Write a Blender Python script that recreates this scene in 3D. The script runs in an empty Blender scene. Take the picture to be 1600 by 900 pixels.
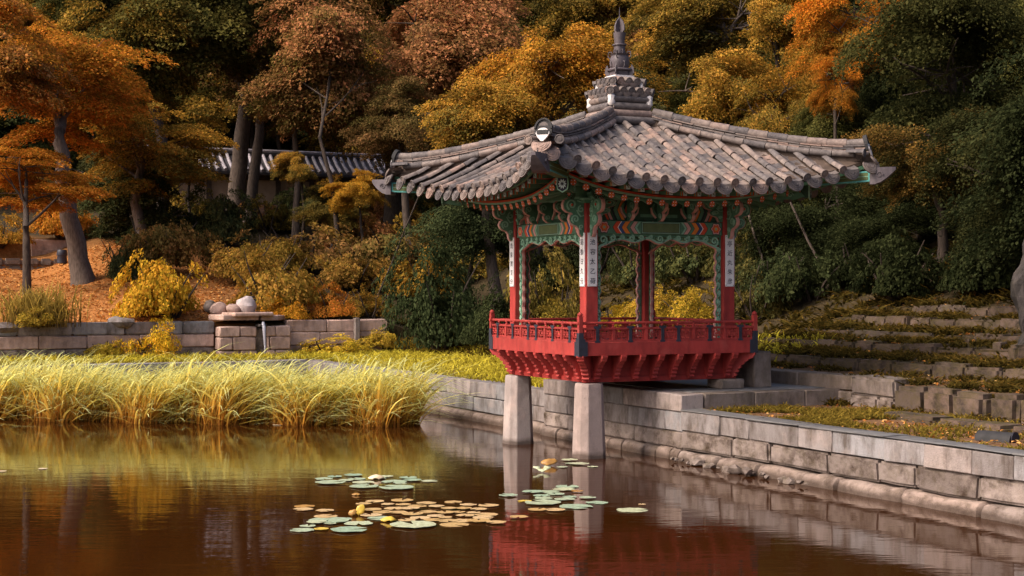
import bpy, bmesh, math, random
import numpy as np
from mathutils import Vector, Matrix
R_ = math.radians
scene = bpy.context.scene
COL = scene.collection

# ------------------------------------------------------------------ camera, light, exposure
CAMZ = 3.24
F_PX = 2470.0
cam_d = bpy.data.cameras.new('camera')
cam = bpy.data.objects.new('camera', cam_d)
COL.objects.link(cam)
cam.location = (0, 0, CAMZ)
cam.rotation_euler = (R_(90), 0, 0)
cam_d.sensor_width = 36.0
cam_d.lens = F_PX / 1600 * 36
cam_d.clip_end = 1000
scene.camera = cam

SUN_EL, SUN_AZ_X, SUN_AZ_Y = 42.0, -0.80, -0.42      # towards the sun: left of and behind the camera
world = bpy.data.worlds.new('World')
scene.world = world
world.use_nodes = True
wn = world.node_tree.nodes
wl = world.node_tree.links
bg = wn['Background']
sky = wn.new('ShaderNodeTexSky')
sky.sky_type = 'NISHITA'
sky.sun_disc = False
sky.sun_elevation = R_(SUN_EL)
sky.sun_rotation = math.atan2(SUN_AZ_X, SUN_AZ_Y)
sky.dust_density = 6.0
sky.air_density = 0.7
sky.ozone_density = 0.4
wl.new(sky.outputs[0], bg.inputs[0])
bg.inputs[1].default_value = 0.15
sun_d = bpy.data.lights.new('sun', 'SUN')
sun_d.energy = 2.0
sun_d.angle = R_(18)
sun_d.color = (1.0, 0.86, 0.72)
sun = bpy.data.objects.new('sun', sun_d)
COL.objects.link(sun)
ce = math.cos(R_(SUN_EL)) / math.hypot(SUN_AZ_X, SUN_AZ_Y)
sun.rotation_euler = Vector((SUN_AZ_X * ce, SUN_AZ_Y * ce, math.sin(R_(SUN_EL)))).to_track_quat('Z', 'Y').to_euler()
sun.location = (-30, -10, 40)
vs = scene.view_settings
vs.view_transform = 'Standard'
vs.look = 'None'
vs.exposure = 0.62
vs.gamma = 1.0

# ------------------------------------------------------------------ frames of reference
TH = R_(25.66)
CT, ST = math.cos(TH), math.sin(TH)
OX, OY = 1.258, 29.6                      # the pavilion's nearest floor corner
def W(a, b, z=0.0):                       # pond frame (a inland, b along the bank) to world
    return Vector((OX + CT * a - ST * b, OY + ST * a + CT * b, z))
def AB(x, y):
    dx, dy = x - OX, y - OY
    return dx * CT + dy * ST, -dx * ST + dy * CT
def px_at(px, Y):
    return (px - 800) / F_PX * Y
def zat(py, Y):
    return CAMZ + (450 - py) / F_PX * Y
def col_b(px, b):                         # where a picture column meets a line of constant b: world x, y
    k = (px - 800) / F_PX
    Y = (b - ST * OX + CT * OY) / (CT - ST * k)
    return k * Y, Y
def col_a(px, a):
    k = (px - 800) / F_PX
    Y = (a + CT * OX + ST * OY) / (CT * k + ST)
    return k * Y, Y

def lerp_table(t, x):
    if x <= t[0][0]: return t[0][1]
    for (x0, y0), (x1, y1) in zip(t, t[1:]):
        if x <= x1:
            return y0 + (y1 - y0) * (x - x0) / (x1 - x0)
    return t[-1][1]
def sstep(e0, e1, x):
    t = min(1, max(0, (x - e0) / (e1 - e0)))
    return t * t * (3 - 2 * t)
E_TERR = [(2.1, .9), (5.5, .95), (5.55, 1.42), (7.05, 1.5), (7.1, 1.72), (8.25, 1.82), (8.3, 2.0), (9.35, 2.08), (9.4, 2.2),
          (10.55, 2.3), (10.6, 2.5), (11.65, 2.6), (11.7, 2.76), (13.5, 3.3), (30, 11.5), (60, 27), (120, 44)]
E_SOFT = [(2.1, .9), (7, .95), (9.5, 1.4), (14, 3.1), (30, 11), (60, 27), (120, 44)]
N_LAWN = [(22, .9), (25.45, .95), (25.5, 2.05), (46, 3.95), (46.3, 4.0), (46.5, 4.5), (48.0, 4.55), (48.2, 5.4), (62, 7.5), (80, 12), (120, 38), (200, 50)]
N_MID = [(22, .9), (25.45, .95), (25.5, 2.05), (56, 7.0), (66, 8.0), (80, 14), (120, 38), (200, 50)]
N_EAST = [(22, .9), (24, .95), (34, 2.6), (56, 7.0), (66, 8.0), (80, 14), (120, 38), (200, 50)]
def ground_ab(a, b):
    if a < 2.12 and b < 22.17:
        return -0.9
    k = sstep(6.0, 9.0, b)
    e = lerp_table(E_TERR, a) * (1 - k) + lerp_table(E_SOFT, a) * k
    kl = sstep(-1.0, -5.5, a - (b - 25) * 0.10) if b > 22 else 0
    ke = sstep(5.5, 9.0, a)
    n = lerp_table(N_LAWN, b) * kl + (1 - kl) * (lerp_table(N_MID, b) * (1 - ke) + lerp_table(N_EAST, b) * ke)
    h = max(e, n)
    if h > 2.7:
        h += 0.12 * math.sin(a * 1.3 + b * .7) * math.sin(b * 1.1 - a * .4) * min(1, h - 2.7)
    return h
def ground(x, y):
    return ground_ab(*AB(x, y))
def hit(px, py):                          # the ground point seen at a pixel
    Y = 24.0
    while Y < 190:
        x = px_at(px, Y)
        if zat(py, Y) <= ground(x, Y) and ground(x, Y) > -.5:
            break
        Y += 0.1
    return Vector((px_at(px, Y), Y, ground(px_at(px, Y), Y)))

# ------------------------------------------------------------------ objects and tags
def tag(o, label=None, cat=None, group=None, kind=None):
    if label: o['label'] = label
    if cat: o['category'] = cat
    if group: o['group'] = group
    if kind: o['kind'] = kind
    return o
def empty(name, loc=(0, 0, 0), rz=0.0):
    o = bpy.data.objects.new(name, None)
    o.empty_display_size = .2
    o.location = loc
    o.rotation_euler = (0, 0, rz)
    COL.objects.link(o)
    return o
def link(name, me, parent=None, loc=None, rz=None, mat=None):
    o = bpy.data.objects.new(name, me)
    COL.objects.link(o)
    if parent: o.parent = parent
    if mat is not None: o.matrix_local = mat
    if loc is not None: o.location = loc
    if rz is not None: o.rotation_euler = (0, 0, rz)
    return o

class MB:
    """collects simple solids and builds one mesh"""
    def __init__(self):
        self.v, self.f, self.m = [], [], []
    def add(self, vs, fs, mi=0, M=None):
        n = len(self.v)
        for p in vs:
            p = Vector(p)
            self.v.append(tuple(M @ p) if M is not None else tuple(p))
        for f in fs:
            self.f.append(tuple(n + i for i in f))
            self.m.append(mi)
        return self
    def box(self, c, s, mi=0, M=None):
        x, y, z = s[0] / 2, s[1] / 2, s[2] / 2
        vs = [(c[0] + i * x, c[1] + j * y, c[2] + k * z) for i in (-1, 1) for j in (-1, 1) for k in (-1, 1)]
        return self.add(vs, [(0, 1, 3, 2), (4, 6, 7, 5), (0, 4, 5, 1), (2, 3, 7, 6), (0, 2, 6, 4), (1, 5, 7, 3)], mi, M)
    def bar(self, p, q, w, h, mi=0, up=(0, 0, 1)):
        p, q = Vector(p), Vector(q)
        d = q - p
        L = d.length
        if L < 1e-6: return self
        d.normalize()
        s = d.cross(Vector(up))
        if s.length < 1e-4: s = Vector((1, 0, 0))
        s.normalize()
        u = s.cross(d)
        M = Matrix((( d.x, s.x, u.x, p.x), (d.y, s.y, u.y, p.y), (d.z, s.z, u.z, p.z), (0, 0, 0, 1)))
        return self.box((L / 2, 0, 0), (L, w, h), mi, M)
    def prism(self, poly, y0, y1, mi=0, M=None, face_mi=None):
        """polygon in x,z pushed from y0 to y1 (any simple outline)"""
        n = len(poly)
        vs = [(p[0], y0, p[1]) for p in poly] + [(p[0], y1, p[1]) for p in poly]
        area = sum(poly[i][0] * poly[(i + 1) % n][1] - poly[(i + 1) % n][0] * poly[i][1] for i in range(n))
        fs = []
        for i in range(n):
            j = (i + 1) % n
            fs.append((j, i, i + n, j + n) if area > 0 else (i, j, j + n, i + n))
        self.add(vs, fs, mi, M)
        a, b = tuple(range(n)), tuple(range(2 * n - 1, n - 1, -1))
        if area < 0: a, b = a[::-1], b[::-1]
        k = len(self.v) - 2 * n
        fm = mi if face_mi is None else face_mi
        for f in (a, b):
            self.f.append(tuple(k + i for i in f))
            self.m.append(fm)
        return self
    def tube(self, pts, rad, n=6, mi=0, caps=True, M=None):
        pts = [Vector(p) for p in pts]
        rad = rad if isinstance(rad, (list, tuple)) else [rad] * len(pts)
        vs, fs = [], []
        ref = Vector((0.13, 0.31, 1)).normalized()
        for i, p in enumerate(pts):
            t = (pts[min(i + 1, len(pts) - 1)] - pts[max(i - 1, 0)]).normalized()
            u = t.cross(ref)
            if u.length < .05: u = t.cross(Vector((1, 0, 0)))
            u.normalize()
            w = u.cross(t)
            for k in range(n):
                an = 2 * math.pi * k / n
                vs.append(p + (u * math.cos(an) + w * math.sin(an)) * rad[i])
        for i in range(len(pts) - 1):
            for k in range(n):
                k2 = (k + 1) % n
                fs.append((i * n + k, i * n + k2, (i + 1) * n + k2, (i + 1) * n + k))
        if caps:
            fs.append(tuple(range(n))[::-1])
            fs.append(tuple((len(pts) - 1) * n + k for k in range(n)))
        return self.add(vs, fs, mi, M)
    def lathe(self, prof, n=16, mi=0, M=None, square=0.0):
        vs, fs = [], []
        for r, z in prof:
            for k in range(n):
                an = 2 * math.pi * (k + .5) / n
                c, s = math.cos(an), math.sin(an)
                q = 1.0
                if square:
                    q = (1 - square) + square / max(abs(c), abs(s))
                vs.append((r * q * c, r * q * s, z))
        for i in range(len(prof) - 1):
            for k in range(n):
                k2 = (k + 1) % n
                fs.append((i * n + k, i * n + k2, (i + 1) * n + k2, (i + 1) * n + k))
        fs.append(tuple(range(n))[::-1])
        fs.append(tuple((len(prof) - 1) * n + k for k in range(n)))
        return self.add(vs, fs, mi, M)
    def ribbon(self, pts2, w, y0, y1, mi=0, M=None):
        """a flat strip following a line in x,z, standing from y0 to y1"""
        n = len(pts2)
        L, Rr = [], []
        for i, p in enumerate(pts2):
            q0, q1 = pts2[max(i - 1, 0)], pts2[min(i + 1, n - 1)]
            dx, dz = q1[0] - q0[0], q1[1] - q0[1]
            l = math.hypot(dx, dz) or 1
            ww = w[i] if isinstance(w, (list, tuple)) else w
            L.append((p[0] - dz / l * ww / 2, p[1] + dx / l * ww / 2))
            Rr.append((p[0] + dz / l * ww / 2, p[1] - dx / l * ww / 2))
        vs = []
        for l, r in zip(L, Rr):
            vs += [(l[0], y0, l[1]), (r[0], y0, r[1]), (r[0], y1, r[1]), (l[0], y1, l[1])]
        fs = []
        for i in range(n - 1):
            for k in range(4):
                k2 = (k + 1) % 4
                fs.append((i * 4 + k, i * 4 + k2, (i + 1) * 4 + k2, (i + 1) * 4 + k))
        fs += [(0, 3, 2, 1), tuple((n - 1) * 4 + k for k in range(4))]
        return self.add(vs, fs, mi, M)
    def mesh(self, name, mats, smooth=False, fix=True):
        me = bpy.data.meshes.new(name)
        me.from_pydata(self.v, [], self.f)
        for m in (mats if isinstance(mats, (list, tuple)) else [mats]):
            me.materials.append(m)
        me.polygons.foreach_set('material_index', self.m)
        if fix:
            bm = bmesh.new(); bm.from_mesh(me)
            bmesh.ops.recalc_face_normals(bm, faces=bm.faces)
            bm.to_mesh(me); bm.free()
        if smooth is True:
            me.polygons.foreach_set('use_smooth', [True] * len(me.polygons))
        elif smooth:
            me.polygons.foreach_set('use_smooth', [True] * len(me.polygons))
            me.set_sharp_from_angle(angle=R_(smooth))
        me.update()
        return me
    def build(self, name, mats, parent=None, smooth=False, **kw):
        return link(name, self.mesh(name, mats, smooth), parent, **kw)

def spiral(cx, cz, r, turns=1.3, start=0.0, ccw=True, n=12, r_in=.18):
    out = []
    for i in range(n + 1):
        t = i / n
        an = start + (1 if ccw else -1) * turns * 2 * math.pi * t
        rr = r * (1 - t * (1 - r_in))
        out.append((cx + rr * math.cos(an), cz + rr * math.sin(an)))
    return out

# ------------------------------------------------------------------ materials
def new_mat(name):
    m = bpy.data.materials.new(name)
    m.use_nodes = True
    nt = m.node_tree
    return m, nt, nt.nodes, nt.links, nt.nodes['Principled BSDF']
def ramp2(nt, fac, c0, c1, p0=.35, p1=.65):
    r = nt.nodes.new('ShaderNodeValToRGB')
    r.color_ramp.elements[0].position = p0
    r.color_ramp.elements[1].position = p1
    r.color_ramp.elements[0].color = (*c0, 1)
    r.color_ramp.elements[1].color = (*c1, 1)
    nt.links.new(fac, r.inputs[0])
    return r.outputs[0]
def mixc(nt, fac, a, b, mode='MIX'):
    m = nt.nodes.new('ShaderNodeMix')
    m.data_type = 'RGBA'
    m.blend_type = mode
    for s, v in ((m.inputs[0], fac), (m.inputs[6], a), (m.inputs[7], b)):
        if hasattr(v, 'is_output'): nt.links.new(v, s)
        elif isinstance(v, (int, float)): s.default_value = v
        else: s.default_value = (*v, 1)
    return m.outputs[2]
def math_n(nt, op, a, b=0.0):
    m = nt.nodes.new('ShaderNodeMath')
    m.operation = op
    for s, v in ((m.inputs[0], a), (m.inputs[1], b)):
        if hasattr(v, 'is_output'): nt.links.new(v, s)
        else: s.default_value = v
    return m.outputs[0]
def coords(nt, scale=(1, 1, 1), rnd=True, kind='Object'):
    tc = nt.nodes.new('ShaderNodeTexCoord')
    mp = nt.nodes.new('ShaderNodeMapping')
    mp.inputs['Scale'].default_value = scale
    src = tc.outputs[kind]
    if rnd:
        oi = nt.nodes.new('ShaderNodeObjectInfo')
        ad = nt.nodes.new('ShaderNodeVectorMath'); ad.operation = 'MULTIPLY_ADD'
        ad.inputs[1].default_value = (37, 53, 71)
        nt.links.new(oi.outputs['Random'], ad.inputs[0])
        nt.links.new(src, ad.inputs[2])
        src = ad.outputs[0]
    nt.links.new(src, mp.inputs[0])
    return mp.outputs[0]
def noise(nt, vec, scale, detail=4, rough=.55):
    n = nt.nodes.new('ShaderNodeTexNoise')
    n.inputs['Scale'].default_value = scale
    n.inputs['Detail'].default_value = detail
    n.inputs['Roughness'].default_value = rough
    nt.links.new(vec, n.inputs['Vector'])
    return n.outputs[0]
def bump(nt, h, bsdf, strength=.4, dist=.02):
    b = nt.nodes.new('ShaderNodeBump')
    b.inputs['Strength'].default_value = strength
    b.inputs['Distance'].default_value = dist
    nt.links.new(h, b.inputs['Height'])
    nt.links.new(b.outputs[0], bsdf.inputs['Normal'])
def simple(name, c, c2=None, scale=8, rough=.7, bmp=.15, vary=0.0, stretch=(1, 1, 1), spec=.3):
    m, nt, N, L, B = new_mat(name)
    v = coords(nt, stretch)
    n = noise(nt, v, scale)
    c2 = c2 or tuple(x * .72 for x in c)
    col = ramp2(nt, n, c2, c, .3, .62)
    if vary:
        oi = N.new('ShaderNodeObjectInfo')
        k = math_n(nt, 'MULTIPLY_ADD', oi.outputs['Random'], 2 * vary)
        k.node.inputs[2].default_value = 1 - vary
        hv = N.new('ShaderNodeHueSaturation')
        L.new(k, hv.inputs['Value']); L.new(col, hv.inputs['Color'])
        col = hv.outputs[0]
    L.new(col, B.inputs['Base Color'])
    B.inputs['Roughness'].default_value = rough
    B.inputs['Specular IOR Level'].default_value = spec
    if bmp: bump(nt, n, B, bmp)
    return m

def stone_mat(name, base, warm, dark, moss=0.0, stain=.5, streak=True, wet=False):
    m, nt, N, L, B = new_mat(name)
    v = coords(nt)
    oi = N.new('ShaderNodeObjectInfo')
    fine = noise(nt, v, 42, 3, .7)
    big = noise(nt, v, 2.3, 5, .6)
    col = mixc(nt, oi.outputs['Random'], base, warm)
    hv = N.new('ShaderNodeHueSaturation')
    rk = math_n(nt, 'FRACT', math_n(nt, 'MULTIPLY', oi.outputs['Random'], 7.31))
    vk = math_n(nt, 'MULTIPLY_ADD', rk, .5); vk.node.inputs[2].default_value = .72
    L.new(vk, hv.inputs['Value']); L.new(col, hv.inputs['Color']); col = hv.outputs[0]
    col = mixc(nt, math_n(nt, 'MULTIPLY', fine, .6), col, tuple(x * .45 for x in base))
    st = ramp2(nt, noise(nt, coords(nt, (1.5, 1.5, .55) if streak else (1.2, 1.2, 1.5)), 2.0, 7, .7), (0, 0, 0), (1, 1, 1), .44, .66)
    sa = N.new('ShaderNodeSeparateColor'); L.new(st, sa.inputs[0])
    col = mixc(nt, math_n(nt, 'MULTIPLY', sa.outputs[0], stain), col, dark)
    pl = ramp2(nt, big, (0, 0, 0), (1, 1, 1), .52, .72)
    sp = N.new('ShaderNodeSeparateColor'); L.new(pl, sp.inputs[0])
    col = mixc(nt, math_n(nt, 'MULTIPLY', sp.outputs[0], .45), col, tuple(min(.8, x * 1.25) for x in warm))
    if moss:
        g = N.new('ShaderNodeNewGeometry')
        sx = N.new('ShaderNodeSeparateXYZ'); L.new(g.outputs['Normal'], sx.inputs[0])
        mn = ramp2(nt, noise(nt, v, 5.5, 5, .7), (0, 0, 0), (1, 1, 1), .45, .6)
        sm = N.new('ShaderNodeSeparateColor'); L.new(mn, sm.inputs[0])
        up = math_n(nt, 'MULTIPLY_ADD', sx.outputs[2], .6); up.node.inputs[2].default_value = .45
        k = math_n(nt, 'MULTIPLY', math_n(nt, 'MULTIPLY', sm.outputs[0], up), moss)
        k.node.use_clamp = True
        col = mixc(nt, k, col, (.075, .058, .016))
    if wet:
        gp = N.new('ShaderNodeNewGeometry')
        sz = N.new('ShaderNodeSeparateXYZ'); L.new(gp.outputs['Position'], sz.inputs[0])
        mr = N.new('ShaderNodeMapRange'); mr.inputs['From Min'].default_value = .26; mr.inputs['From Max'].default_value = .04
        L.new(math_n(nt, 'ADD', sz.outputs[2], math_n(nt, 'MULTIPLY', big, -.22)), mr.inputs[0])
        mr.inputs['From Min'].default_value = .04; mr.inputs['From Max'].default_value = -.06
        col = mixc(nt, math_n(nt, 'MULTIPLY', mr.outputs[0], .8), col, (.05, .033, .024))
    L.new(col, B.inputs['Base Color'])
    B.inputs['Roughness'].default_value = .88
    B.inputs['Specular IOR Level'].default_value = .2
    h = math_n(nt, 'ADD', math_n(nt, 'MULTIPLY', fine, .35), big)
    bump(nt, h, B, .75, .045)
    return m

MAT = {}
MAT['wall_stone'] = stone_mat('wall_stone', (.29, .285, .30), (.34, .27, .245), (.075, .055, .045), .2, .85)  # granite darkened in its base colour for the dim light at the right
MAT['rough_stone'] = stone_mat('rough_stone', (.24, .19, .17), (.37, .30, .27), (.045, .028, .02), .4, 1.0, False)
MAT['kerb_stone'] = stone_mat('kerb_stone', (.30, .24, .215), (.38, .28, .235), (.06, .04, .03), .2, .95, False, True)
MAT['pillar_stone'] = stone_mat('pillar_stone', (.44, .38, .36), (.50, .37, .33), (.13, .10, .09), 0, .45, True, True)
MAT['mossy_stone'] = stone_mat('mossy_stone', (.105, .08, .066), (.165, .11, .085), (.016, .013, .009), 1.0, 1.0, False)  # real moss; the stone's base also has the terraces' shade put in
MAT['terrace_stone'] = stone_mat('terrace_stone', (.22, .18, .165), (.27, .205, .17), (.06, .045, .035), .5, .7)
MAT['pink_stone'] = stone_mat('pink_stone', (.56, .40, .35), (.62, .42, .34), (.13, .08, .06), .25, .6)
MAT['pale_rock'] = stone_mat('pale_rock', (.50, .44, .44), (.58, .47, .46), (.15, .13, .13), 0, .6)
MAT['dark_rock'] = stone_mat('dark_rock', (.035, .032, .03), (.09, .075, .075), (.008, .008, .008), .2, 1.0)
MAT['red'] = simple('red_paint', (.39, .044, .038), (.22, .025, .022), 3.5, .66, .10, .12, (1.6, 1.6, .6))
def aged_red():
    m = MAT['red']; nt = m.node_tree; N = nt.nodes; L = nt.links; B = N['Principled BSDF']
    src = B.inputs['Base Color'].links[0].from_socket
    v = coords(nt, (1, 1, 1))
    f1 = ramp2(nt, noise(nt, v, 3.1, 6, .72), (0, 0, 0), (1, 1, 1), .52, .68)
    f2 = ramp2(nt, noise(nt, v, 14, 5, .75), (0, 0, 0), (1, 1, 1), .60, .70)
    s1 = N.new('ShaderNodeSeparateColor'); L.new(f1, s1.inputs[0])
    s2 = N.new('ShaderNodeSeparateColor'); L.new(f2, s2.inputs[0])
    col = mixc(nt, math_n(nt, 'MULTIPLY', s1.outputs[0], .55), src, (.38, .07, .058))
    col = mixc(nt, math_n(nt, 'MULTIPLY', s2.outputs[0], .55), col, (.15, .035, .03))
    L.new(col, B.inputs['Base Color'])
aged_red()
MAT['dark_red'] = simple('dark_red_paint', (.26, .022, .018), (.17, .016, .012), 6, .65, .1)
MAT['iron'] = simple('dark_iron', (.035, .037, .055), (.022, .023, .033), 9, .5, .1)
MAT['green'] = simple('green_paint', (.10, .23, .145), (.07, .17, .105), 7, .65, .05)
MAT['light_green'] = simple('light_green_paint', (.27, .47, .34), (.20, .37, .26), 7, .65, .05)
MAT['dark_green'] = simple('dark_green_paint', (.035, .085, .05), (.025, .06, .035), 7, .7, .05)
MAT['olive'] = simple('olive_green_paint', (.13, .17, .075), (.10, .135, .06), 7, .7, .05)
MAT['teal'] = simple('teal_paint', (.12, .42, .40), (.09, .33, .31), 7, .6, .05)
MAT['pink'] = simple('pink_paint', (.62, .34, .30), (.52, .26, .23), 7, .65, .05)
MAT['orange'] = simple('orange_paint', (.78, .24, .035), (.66, .18, .03), 8, .65, .05)
MAT['vermilion'] = simple('vermilion_paint', (.66, .085, .03), (.52, .06, .025), 8, .65, .05)
MAT['blue'] = simple('blue_paint', (.05, .085, .22), (.04, .06, .16), 8, .65, .05)
MAT['white'] = simple('white_paint', (.78, .76, .76), (.68, .66, .68), 8, .6, .03)
MAT['pale_blue'] = simple('pale_blue_paint', (.55, .62, .62), (.42, .50, .52), 8, .6, .03)
MAT['ink'] = simple('black_ink', (.02, .02, .035), None, 8, .6, 0)
MAT['plaster'] = simple('lime_plaster', (.75, .70, .69), (.6, .55, .54), 9, .8, .2)
MAT['black_tile'] = simple('black_clay_tile', (.035, .033, .035), (.02, .02, .021), 9, .75, .2)
MAT['finial'] = simple('finial_clay', (.115, .095, .105), (.075, .062, .07), 7, .5, .15)
MAT['bark'] = simple('bark', (.13, .098, .08), (.06, .044, .036), 9, .9, .8, .15, (2.2, 2.2, .45))
MAT['bark_dark'] = simple('dark_bark', (.06, .043, .033), (.022, .016, .013), 9, .9, .8, .15, (2.2, 2.2, .45))
MAT['earth_wall'] = simple('earthen_plaster', (.46, .33, .24), (.38, .27, .20), 3, .9, .1)
MAT['dark_wood'] = simple('dark_wood', (.10, .07, .055), (.06, .042, .033), 6, .8, .15)
MAT['far_tile'] = simple('weathered_grey_tile', (.36, .33, .37), (.22, .2, .23), 5, .65, .1, .25)
MAT['far_tile_dark'] = simple('dark_grey_tile', (.07, .065, .075), (.04, .037, .042), 5, .8, .1, .2)
MAT['far_brick'] = simple('pinkish_brick', (.40, .24, .18), (.30, .18, .14), 6, .9, .15, .2)
MAT['paving'] = simple('dark_paving', (.16, .155, .155), (.11, .105, .105), 5, .6, .2)

def tile_mat():
    m, nt, N, L, B = new_mat('clay_tile')
    v = coords(nt)
    oi = N.new('ShaderNodeObjectInfo')
    r = N.new('ShaderNodeValToRGB')
    els = r.color_ramp.elements
    els[0].position, els[0].color = 0, (.125, .112, .118, 1)
    els[1].position, els[1].color = 1, (.38, .265, .225, 1)
    for p, c in ((.3, (.18, .158, .157, 1)), (.55, (.245, .205, .19, 1)), (.8, (.30, .235, .21, 1))):
        e = els.new(p); e.color = c
    L.new(oi.outputs['Random'], r.inputs[0])
    n = noise(nt, v, 9, 6, .65)
    n2 = noise(nt, v, 55, 3, .6)
    st = ramp2(nt, n, (.36, .35, .36), (.98, .95, .92), .3, .68)
    col = mixc(nt, 1.0, r.outputs[0], st, 'MULTIPLY')
    lich = ramp2(nt, noise(nt, v, 17, 4, .7), (0, 0, 0), (1, 1, 1), .64, .72)
    sl = N.new('ShaderNodeSeparateColor'); L.new(lich, sl.inputs[0])
    col = mixc(nt, math_n(nt, 'MULTIPLY', sl.outputs[0], .5), col, (.42, .37, .34))
    L.new(col, B.inputs['Base Color'])
    B.inputs['Roughness'].default_value = .72
    B.inputs['Specular IOR Level'].default_value = .35
    bump(nt, math_n(nt, 'ADD', n, math_n(nt, 'MULTIPLY', n2, .4)), B, .35, .012)
    return m
MAT['tile'] = tile_mat()

def leaf_mat(name, transl=.35):
    m, nt, N, L, B = new_mat(name)
    N.remove(B)
    a1 = N.new('ShaderNodeAttribute'); a1.attribute_type = 'OBJECT'; a1.attribute_name = 'leaf_colour'
    a2 = N.new('ShaderNodeAttribute'); a2.attribute_type = 'OBJECT'; a2.attribute_name = 'second_colour'
    t = N.new('ShaderNodeAttribute'); t.attribute_type = 'GEOMETRY'; t.attribute_name = 'tint'
    j = N.new('ShaderNodeAttribute'); j.attribute_type = 'GEOMETRY'; j.attribute_name = 'jit'
    col = mixc(nt, t.outputs['Fac'], a1.outputs['Color'], a2.outputs['Color'])
    hv = N.new('ShaderNodeHueSaturation')
    k = math_n(nt, 'MULTIPLY_ADD', j.outputs['Fac'], 1.15); k.node.inputs[2].default_value = .42
    L.new(k, hv.inputs['Value']); L.new(col, hv.inputs['Color'])
    hk = math_n(nt, 'MULTIPLY_ADD', j.outputs['Fac'], -.035); hk.node.inputs[2].default_value = .517
    L.new(hk, hv.inputs['Hue'])
    d = N.new('ShaderNodeBsdfDiffuse'); L.new(hv.outputs[0], d.inputs[0])
    tr = N.new('ShaderNodeBsdfTranslucent'); L.new(hv.outputs[0], tr.inputs[0])
    mx = N.new('ShaderNodeMixShader'); mx.inputs[0].default_value = transl
    L.new(d.outputs[0], mx.inputs[1]); L.new(tr.outputs[0], mx.inputs[2])
    L.new(mx.outputs[0], N['Material Output'].inputs[0])
    return m
MAT['leaf'] = leaf_mat('foliage')

def blade_mat(name, stops, transl=.4):
    m, nt, N, L, B = new_mat(name)
    N.remove(B)
    t = N.new('ShaderNodeAttribute'); t.attribute_name = 'tint'
    j = N.new('ShaderNodeAttribute'); j.attribute_name = 'jit'
    r = N.new('ShaderNodeValToRGB')
    els = r.color_ramp.elements
    els[0].position, els[0].color = stops[0][0], (*stops[0][1], 1)
    els[1].position, els[1].color = stops[-1][0], (*stops[-1][1], 1)
    for p, c in stops[1:-1]:
        e = els.new(p); e.color = (*c, 1)
    L.new(t.outputs['Fac'], r.inputs[0])
    hv = N.new('ShaderNodeHueSaturation')
    k = math_n(nt, 'MULTIPLY_ADD', j.outputs['Fac'], .9); k.node.inputs[2].default_value = .55
    L.new(k, hv.inputs['Value']); L.new(r.outputs[0], hv.inputs['Color'])
    d = N.new('ShaderNodeBsdfDiffuse'); L.new(hv.outputs[0], d.inputs[0])
    tr = N.new('ShaderNodeBsdfTranslucent'); L.new(hv.outputs[0], tr.inputs[0])
    mx = N.new('ShaderNodeMixShader'); mx.inputs[0].default_value = transl
    L.new(d.outputs[0], mx.inputs[1]); L.new(tr.outputs[0], mx.inputs[2])
    L.new(mx.outputs[0], N['Material Output'].inputs[0])
    return m
MAT['reed'] = blade_mat('reed_blades', [(0, (.20, .07, .02)), (.28, (.54, .27, .04)), (.56, (.66, .54, .12)), (1, (.80, .89, .44))], .5)
MAT['sedge'] = blade_mat('sedge_blades', [(0, (.10, .06, .02)), (.5, (.30, .20, .04)), (1, (.42, .30, .07))])
MAT['yellow_grass'] = blade_mat('yellow_grass', [(0, (.16, .13, .02)), (.5, (.44, .37, .035)), (1, (.68, .55, .07))])
MAT['lawn_grass'] = blade_mat('lawn_grass', [(0, (.06, .05, .012)), (.5, (.165, .125, .022)), (1, (.31, .20, .035))])
MAT['moss_plants'] = blade_mat('moss_plants', [(0, (.022, .02, .008)), (.5, (.07, .052, .012)), (1, (.17, .10, .02))])  # plant greens darkened: shade over the terraces is put into the colour
MAT['fallen'] = blade_mat('fallen_leaf', [(0, (.28, .095, .025)), (.5, (.50, .20, .045)), (1, (.60, .36, .14))], .15)

def ground_mat():
    m, nt, N, L, B = new_mat('soil')
    v = coords(nt, rnd=False)
    n1 = noise(nt, v, .5, 5, .6)
    n2 = noise(nt, v, 7, 5, .7)
    tc = N.new('ShaderNodeTexCoord')
    sx = N.new('ShaderNodeSeparateXYZ'); L.new(tc.outputs['Object'], sx.inputs[0])
    soil = ramp2(nt, n2, (.022, .018, .010), (.075, .052, .026), .3, .7)
    lit = ramp2(nt, n2, (.26, .095, .025), (.46, .20, .06), .3, .7)
    dry = ramp2(nt, n2, (.13, .068, .036), (.25, .135, .07), .3, .7)
    # fallen-leaf lawn to the west (object x below about -9 and beyond the far bank), bare pinkish soil near the wall
    k = N.new('ShaderNodeMapRange'); k.inputs['From Min'].default_value = -7.0; k.inputs['From Max'].default_value = -10.5
    L.new(math_n(nt, 'ADD', sx.outputs[0], math_n(nt, 'MULTIPLY', n1, 3)), k.inputs[0])
    ky = N.new('ShaderNodeMapRange'); ky.inputs['From Min'].default_value = 74; ky.inputs['From Max'].default_value = 69
    L.new(sx.outputs[1], ky.inputs[0])
    col = mixc(nt, math_n(nt, 'MULTIPLY', k.outputs[0], ky.outputs[0]), soil, lit)
    kz = N.new('ShaderNodeMapRange'); kz.inputs['From Min'].default_value = 1.7; kz.inputs['From Max'].default_value = 1.2
    L.new(sx.outputs[2], kz.inputs[0])
    col = mixc(nt, math_n(nt, 'MULTIPLY', math_n(nt, 'MULTIPLY', kz.outputs[0], math_n(nt, 'GREATER_THAN', sx.outputs[2], .7)), .9), col, dry)
    L.new(col, B.inputs['Base Color'])
    B.inputs['Roughness'].default_value = .95
    B.inputs['Specular IOR Level'].default_value = .1
    bump(nt, n2, B, .7, .08)
    return m
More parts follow.
